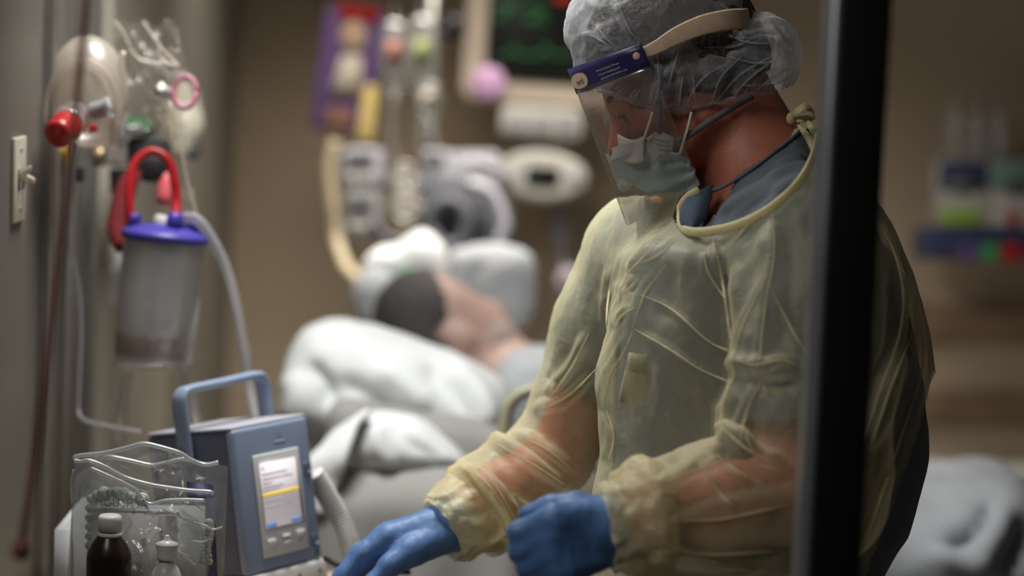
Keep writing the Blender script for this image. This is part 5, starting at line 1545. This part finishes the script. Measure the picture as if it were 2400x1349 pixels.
# ------------------------------------------------------------------ bedside table, ventilator, bags and bottles
TL = c(544, 1009, 3.20)
rv = c(719, 970, 3.31) - TL; lv = c(351, 1028, 3.325) - TL; dv = c(583, 1352, 3.206) - TL
dn = nrm(dv); hv = np.linalg.norm(dv)
rvn = nrm(rv - dn * (rv @ dn)); rw = np.linalg.norm(rv)
lvn = nrm(np.cross(dn, rvn)); lvn = lvn if lvn @ lv > 0 else -lvn; lw = np.linalg.norm(lv)
lvn = nrm(lvn * .5 + nrm(lv) * .5)
def vt(u, v, e=0.0):
    """front face: u right 0..1, v down 0..1, e proud of the face"""
    return TL + rvn * rw * u + dn * hv * v - lvn * e
TZ = min(toW(TL + rvn * rw * u_ + dn * hv * 1.17 + lvn * lw * e_)[2] for u_ in (0, 1) for e_ in (0, 1)) - .002
M['wood'] = pm('pale_wood_laminate', (0.58, 0.44, 0.32), 0.45, var=.14, scale=7, bump=.05)
M['vent'] = pm('blue_grey_case', (0.255, 0.325, 0.46), 0.45, var=.05, scale=20)
M['ventdark'] = pm('dark_blue_grey_case', (0.11, 0.125, 0.18), 0.5, var=.06)
M['bezel'] = pm('light_grey_bezel', (0.68, 0.69, 0.68), 0.45, var=.04)
M['vscreen'] = pm('lit_screen', (0.78, 0.72, 0.76), 0.3, var=.03, emit=0.30)
M['vyellow'] = pm('yellow_bar', (0.85, 0.62, 0.12), 0.4, var=.03, emit=.45)
M['vblue'] = pm('blue_softkey', (0.14, 0.26, 0.55), 0.4, emit=.4)
M['vtext'] = pm('grey_screen_text', (0.45, 0.42, 0.48), 0.5, emit=.2)
M['logo'] = pm('pale_logo', (0.36, 0.40, 0.50), 0.5)

tb = thing('bedside_table', 'pale wood laminate overbed table under the ventilator', 'table', (-.42, 3.15, 0.0))
pt(tb, 'tabletop', wbox(-.64, -.155, 2.82, 3.50, TZ - .025, TZ), M['wood'], 'W', bevel=.006)
pt(tb, 'column', wbox(-.60, -.54, 3.1, 3.16, .08, TZ - .025), M['metal'], 'W', bevel=.005)
bs = pt(tb, 'base', wbox(-.62, -.20, 3.10, 3.16, .05, .09), M['metal'], 'W', bevel=.008)
for x in (-.6, -.22):
    pt(bs, 'caster', lathe((x, 3.115, .026), (0, 1, 0), [(.025, 0), (.025, .025)], 16), M['black'], 'W')

# --- ventilator
bpos = toW(TL + rvn * rw * .5 + lvn * lw * .5 + dn * hv); bpos[2] = TZ
ve = thing('ventilator', 'blue-grey portable ventilator with carry handle and lit screen', 'medical device', bpos)
def vbox(u0, u1, v0, v1, e0, e1):
    ce = TL + rvn * rw * (u0 + u1) / 2 + dn * hv * (v0 + v1) / 2 - lvn * (e0 + e1) / 2
    return box(ce, ((u1 - u0) * rw, (v1 - v0) * hv, abs(e1 - e0)), np.stack([rvn, dn, lvn]))
mk('case', vbox(0, 1, 0, 1.0, -lw, -.012), M['ventdark'], ve, bevel=.008, seg=3)
mk('front_panel', vbox(-.005, 1.005, -.004, .995, -.016, 0), M['vent'], ve, bevel=.006, seg=3)
mk('top_trim', vbox(.0, 1.0, -.022, .0, -lw * .98, -.004), M['lav'], ve, bevel=.003)
mk('base', vbox(-.01, 1.03, 1.0, 1.17, -lw * 1.02, .004), M['white'], ve, bevel=.006, seg=3)
bz_ = mk('bezel', vbox(.205, .815, .195, .90, 0, .004), M['bezel'], ve, bevel=.003)
mk('screen_well', vbox(.255, .78, .235, .715, .004, .0046), M['grey'], bz_)
scr = mk('screen', vbox(.262, .745, .255, .705, .0046, .0052), M['vscreen'], ve)
mk('yellow_bar', vbox(.262, .745, .462, .49, .0052, .0058), M['vyellow'], scr)
mk('soft_key', vbox(.27, .40, .672, .702, .0052, .0058), M['vblue'], scr)
mk('soft_key', vbox(.60, .735, .668, .698, .0052, .0058), M['vblue'], scr)
for i, (v_, u1_) in enumerate(((.285, .32), (.33, .62), (.362, .68), (.392, .40), (.42, .55), (.445, .5), (.52, .5), (.56, .62))):
    mk('text_line', vbox(.28, u1_, v_, v_ + .008, .0052, .0056), M['vtext'], scr)
for i, (u_, v_, wu, hvv) in enumerate(((.31, .80, .11, .045), (.51, .782, .10, .03), (.51, .825, .10, .03), (.70, .782, .11, .045))):
    mk('button', vbox(u_ - wu / 2, u_ + wu / 2, v_ - hvv / 2, v_ + hvv / 2, .004, .0085), M['white'], ve, bevel=.002)
mk('logo', text_geo('V', .016, vt(.56, .115, .0005), rvn, -dn, .0003)[0:2], M['logo'], ve, smooth=False)
mk('logo_line', vbox(.53, .67, .125, .14, 0, .0006), M['logo'], ve)
for v_ in (.36, .86):
    k_ = mk('side_latch', vbox(.875, .955, v_ - .05, v_ + .045, -.001, .003), M['ventdark'], ve, bevel=.003)
    mk('latch_button', vbox(.90, .95, v_ + .012, v_ + .04, .003, .005), M['logo'], k_, bevel=.001)
mk('power_ring', tube([vt(.93, .955, .001) + .0035 * (rvn * math.cos(a) + dn * math.sin(a)) for a in np.linspace(0, 2 * math.pi, 19)], .0007, 6, smooth=False), M['green'], ve)
for u_ in (.25, .62, .9):
    mk('base_mark', vbox(u_, u_ + .03, 1.06, 1.09, .004, .0046), M['dgrey'], ve)
# handle: flat bar arch from side to side at mid depth
def hd_(u, v, e): return TL + rvn * rw * u + dn * hv * v + lvn * lw * e
hp_ = [hd_(-.06, .22, .50), hd_(-.06, .0, .50), hd_(-.06, -.20, .50), hd_(-.03, -.275, .5), hd_(.06, -.302, .5), hd_(.5, -.312, .5), hd_(.94, -.322, .5), hd_(1.03, -.295, .5), hd_(1.06, -.22, .5), hd_(1.06, 0, .5), hd_(1.06, .18, .5)]
hn = mk('handle', tube(hp_, .0125, 12, n=6, flat=(lvn, 1.15, .48)), M['vent'], ve)
for u_ in (-.085, 1.085):
    mk('handle_pivot', lathe(hd_(u_, .12, .5), rvn, [(.007, -.003), (.007, .003), (.004, .004)], 16), M['dgrey'], hn)

# corrugated hose leaving the right side
hpts = crom(np.array([c(735, 1110, 3.34), c(760, 1150, 3.35), c(790, 1205, 3.36), (c(815, 1262, 3.36)), c(830, 1320, 3.36), c(842, 1390, 3.36)]), 30)
rr = [.0135 + .0016 * (1 if i % 4 < 2 else -1) for i in range(len(hpts))]
tag(mk('breathing_hose', tube(hpts, rr, 16, smooth=False), M['white']), 'white corrugated breathing hose beside the ventilator', 'hose')
tag(mk('black_cable', tube([c(762, 1308, 3.3), c(790, 1322, 3.28), c(850, 1335, 3.27), c(960, 1340, 3.3)], .004, 8), M['black']), 'thin black cable lying on the table by the gloved hand', 'cable')

# --- clear zip bags standing on the table
zd = 3.04
M['zipfilm'] = clear('clear_zip_film', (.965, .97, .97), haze=.19, gloss=.16, rough=.12, hazecol=(.8, .82, .84), bump=.4, bscale=35)
M['zipbead'] = clear('milky_zip_bead', (.9, .9, .9), haze=.7, gloss=.3, rough=.2, hazecol=(.85, .87, .87))
M['paper_g'] = pm('grey_card', (.42, .42, .40), .7, var=.06)
M['scroll'] = pm('pale_green_print', (.66, .76, .65), .7, var=.1)
M['inkblue'] = pm('dark_blue_ink', (.04, .05, .30), .6)
M['ink'] = pm('dark_green_ink', (.03, .06, .05), .6)
M['fadepaper'] = pm('white_paper', (.66, .67, .70), .7, var=.04)
def zbag(label, top, bottom, d, thick, seed):
    """two sheets joined along the sides; top = polyline of the mouth, bottom = polyline"""
    T, B = crom(np.array(top, float), 5), crom(np.array(bottom, float), 5)
    def ev(L, a):
        i = a * (len(L) - 1); k = min(int(i), len(L) - 2); f_ = i - k
        return L[k] * (1 - f_) + L[k + 1] * f_
    def mkf(sgn_):
        def fn(a, b):
            q_ = ev(T, a) * (1 - b) + ev(B, a) * b
            n_ = noise.fractal(Vector((a * 3 + seed, b * 3, seed + sgn_)), .8, 2., 4)
            r_ = .5 - abs(noise.noise(Vector((a * 6 + b * 2 + seed, b * 4 - a + seed, sgn_ * 2.))))
            bul = math.sin(math.pi * a) ** .6 * (.15 + .85 * min(1, b * 1.8))
            return c(q_[0], q_[1], d + sgn_ * thick * bul + .013 * (n_ + r_) * math.sin(math.pi * a))
        return fn
    t_ = thing('zip_bag', label, 'plastic bag', np.array([*P((bottom[0][0] + bottom[-1][0]) / 2, 1400, d)[:2], TZ]))
    mk('front_film', grid(mkf(-1), 44, 40), M['zipfilm'], t_, zmin=TZ + .001)
    mk('rear_film', grid(mkf(1), 44, 40), M['zipfilm'], t_, zmin=TZ + .001)
    return t_
z1 = zbag('larger clear zip bag at the rear of the bedside clutter', [(174, 1080), (243, 1061), (335, 1039), (422, 1061), (470, 1080), (534, 1092)], [(150, 1500), (250, 1490), (350, 1480), (440, 1470), (520, 1470)], zd + .05, .022, 1.0)
z2 = zbag('smaller clear zip bag with printed card in front of the larger one', [(168, 1130), (212, 1096), (311, 1141), (356, 1180), (420, 1172), (510, 1166)], [(165, 1500), (240, 1495), (320, 1490), (400, 1485), (470, 1480)], zd, .018, 5.0)
def bead(t_, pts, d, r_=.0021):
    mk('zip_bead', tube([c(a, b, d) for a, b in pts], r_, 10), M['zipbead'], t_)
bead(z1, [(174, 1078), (182, 1068), (243, 1061), (300, 1048), (335, 1039), (372, 1046), (422, 1061), (448, 1077), (480, 1088), (512, 1083)], zd + .03, .0028)
bead(z1, [(174, 1078), (190, 1080), (207, 1078), (243, 1091), (292, 1117), (349, 1134), (403, 1143), (450, 1149), (493, 1152), (498, 1160)], zd + .02, .0024)
bead(z1, [(247, 1092), (246, 1074), (262, 1070), (311, 1080), (354, 1089), (390, 1083), (425, 1075), (455, 1079)], zd + .035, .0024)
bead(z1, [(428, 1080), (434, 1110), (432, 1140)], zd + .03, .0014)
bead(z1, [(355, 1090), (372, 1105), (378, 1130)], zd + .03, .0014)
bead(z2, [(212, 1096), (260, 1117), (311, 1142), (328, 1160), (338, 1174), (356, 1180), (387, 1172), (430, 1170), (480, 1172)], zd - .018, .0022)
bead(z2, [(168, 1180), (166, 1130), (172, 1100)], zd - .01, .0014)
bead(z2, [(415, 1198), (425, 1212), (450, 1222), (484, 1232), (500, 1240), (521, 1234)], zd - .02, .0013)
bead(z2, [(428, 1300), (445, 1312), (458, 1324)], zd - .02, .0011)
# fine crumple lines across both films
random.seed(11)
for t_, d_, y0, y1, n_ in ((z1, zd + .026, 1060, 1160, 10), (z2, zd - .020, 1130, 1330, 16)):
    cs = []
    for i in range(n_):
        x, y = random.uniform(195, 470), random.uniform(y0 + 20, y1)
        an = random.uniform(-.9, .9) + (1.2 if i % 4 == 0 else 0); L = random.uniform(18, 60)
        pts = [c(x + L * k / 4 * math.cos(an) + random.uniform(-4, 4), y + L * k / 4 * math.sin(an) + random.uniform(-4, 4), d_) for k in range(5)]
        cs.append(tube(pts, [.0001, .0006, .0009, .0005, .0001], 6, n=4))
    tag(mk('film_creases', join(*cs), M['zipbead'], t_), kind='stuff')
# printed card inside
UPc, RIc = WUP, WRI
cdp = zd + .012
card = thing('printed_card', 'grey card with green scroll border and blue lettering inside the zip bag', 'card', P(345, 1480, cdp))
mk('sheet', prism([c(205, 1180, cdp), c(480, 1185, cdp), c(482, 1500, cdp), (c(203, 1500, cdp))], (0, .003, 0)), M['paper_g'], card, zmin=TZ + .001)
mk('white_edge', prism([c(217, 1186, cdp - .002), c(420, 1196, cdp - .002), c(420, 1206, cdp - .002), c(216, 1198, cdp - .002)], (0, .001, 0)), M['fadepaper'], card)
mk('grey_leaf', prism([c(214, 1204, cdp - .0035), c(416, 1208, cdp - .0035), c(414, 1500, cdp - .0035), c(206, 1500, cdp - .0035)], (0, .001, 0)), pm('warm_grey_leaf', (.30, .29, .275), .7, var=.08), card, zmin=TZ + .001)
random.seed(3)
sc_c = [(214 + i * 15, 1168 - 14 * math.sin(min(1, i / 3) * 1.57) + (i > 4) * (i - 4) * 4, 11 + 3 * (i % 3)) for i in range(9)] + [(208, 1190 + k * 22, 9) for k in range(5)] + [(490 + 3 * math.sin(k), 1225 + k * 13, 11 - .5 * k) for k in range(8)]
for i, (x, y, r_) in enumerate(sc_c):
    rm = r_ * cdp / FPX
    s_ = mk('scroll_leaf', lathe(c(x, y, cdp - .0008 - .00015 * (i % 5)), (0, -1, 0), [(rm, 0), (rm, .0003)], 18), M['scroll'], card)
    sp = [c(x, y, cdp - .0022) + rm * (.15 + .8 * k / 26) * np.array([math.cos(k * .42), 0, math.sin(k * .42)]) for k in range(27)]
    mk('scroll_line', tube(sp, .0002, 5, smooth=False), M['ink'], s_)
lt = mk('lettering', text_geo('MOUTH IN', .0135 * 1.0, c(222, 1184, cdp - .003), (1, 0, -.05), (0.05, 0, 1), 0), M['inkblue'], card, smooth=False)
mk('lettering', text_geo('MOUTH', .012, c(480, 1322, cdp - .003), (.16, 0, 1), (-1, 0, .16), 0), M['inkblue'], card, smooth=False)
mk('small_print', join(*[box(c(290, 1191 + i * 3.5, cdp - .0026), (.06 - .01 * i, .0004, .0008)) for i in range(1)]), M['ink'], card)
# purple leaflet behind
tag(mk('purple_leaflet', prism([c(437, 1128, zd + .03), c(500, 1136, zd + .03), c(512, 1400, zd + .03), c(448, 1400, zd + .03)], (0, .002, 0)), pm('faded_purple', (.10, .085, .20), .6, var=.1)), 'dark purple leaflet at the edge of the larger zip bag', 'leaflet')

# --- brown bottle
bd0 = 2.97
def standing(px, py, d):
    p = P(px, py, d); return p
bt = P(258, 1206, bd0); bb = np.array([bt[0], bt[1], TZ])
bo = thing('brown_bottle', 'dark brown medicine bottle with ribbed white cap', 'bottle', bb)
hB = bt[2] - TZ
sx = bd0 / FPX
def wl_(o, prof, name, mat_, parent, seg=40):
    return mk(name, lathe(o, (0, 0, 1), prof, seg), mat_, parent, 'W')
M['amber'] = pm('dark_amber_plastic', (.022, .012, .009), .28, var=.15)
shp = hB - 48 * sx
wl_(bb, [(.0255, 0), (.0275, .003), (.0275, shp - 50 * sx), (.0265, shp - 42 * sx), (.021, shp - 18 * sx), (.0155, shp - 4 * sx), (.0145, shp)], 'flask', M['amber'], bo)
capg = wl_(bb + np.array([0, 0, shp + 12 * sx]), [(.0148, 0), (.0148, 26 * sx), (.0140, 33 * sx), (.012, 36 * sx), (.0, 36 * sx)], 'cap', M['white'], bo)
wl_(bb + np.array([0, 0, shp - 1 * sx]), [(.0148, 0), (.0150, 2 * sx), (.0148, 9 * sx)], 'cap_ring', M['white'], bo)
mk('label', lathe(bb + np.array([0, 0, .03]), (0, 0, 1), [(.0277, 0), (.0277, .06)], 40, cap0=False, cap1=False), pm('dark_violet_label', (.03, .022, .055), .5, var=.1), bo, 'W')
# --- dropper bottle
dt = P(392, 1253, bd0 + .01); db = np.array([dt[0], dt[1], TZ])
do = thing('dropper_bottle', 'small milky dropper bottle with pointed cap beside the brown bottle', 'bottle', db)
hD = dt[2] - TZ
M['milky'] = pm('milky_white_plastic', (.60, .59, .57), .35, var=.04)
z_ = hD - 100 * sx
wl_(db, [(.017, 0), (.0195, .003), (.0195, z_ - 18 * sx), (.0185, z_ + 4 * sx), (.015, z_ + 20 * sx), (.0095, z_ + 33 * sx), (.009, z_ + 44 * sx)], 'flask', M['milky'], do)
wl_(db + np.array([0, 0, hD - 58 * sx]), [(.0115, 0), (.0118, 6 * sx), (.0112, 8 * sx), (.0138, 34 * sx), (.0138, 38 * sx), (.006, 44 * sx), (.0035, 47 * sx), (.003, 55 * sx), (.002, 58 * sx), (.0, 58 * sx)], 'dropper_cap', M['milky'], do)

# --- white carton at the wall and dark stand behind it
ctp = thing('white_carton', 'white carton edge standing between the wall and the zip bags', 'box', np.array([*P(150, 1400, 3.14)[:2], TZ]))
q0, q1 = P(128, 1240, 3.14), P(172, 1185, 3.2)
mk('side', prism([(q0[0], q0[1], TZ), (q1[0], q1[1] + .06, TZ), (q1[0], q1[1] + .06, q1[2]), (q0[0], q0[1], q0[2])], (.01, .002, 0)), M['fadepaper'], ctp, 'W')
mk('front', prism([(q0[0], q0[1], TZ), (q0[0] + .05, q0[1], TZ), (q0[0] + .05, q0[1], q0[2]), (q0[0], q0[1], q0[2])], (0, .003, 0)), M['fadepaper'], ctp, 'W')
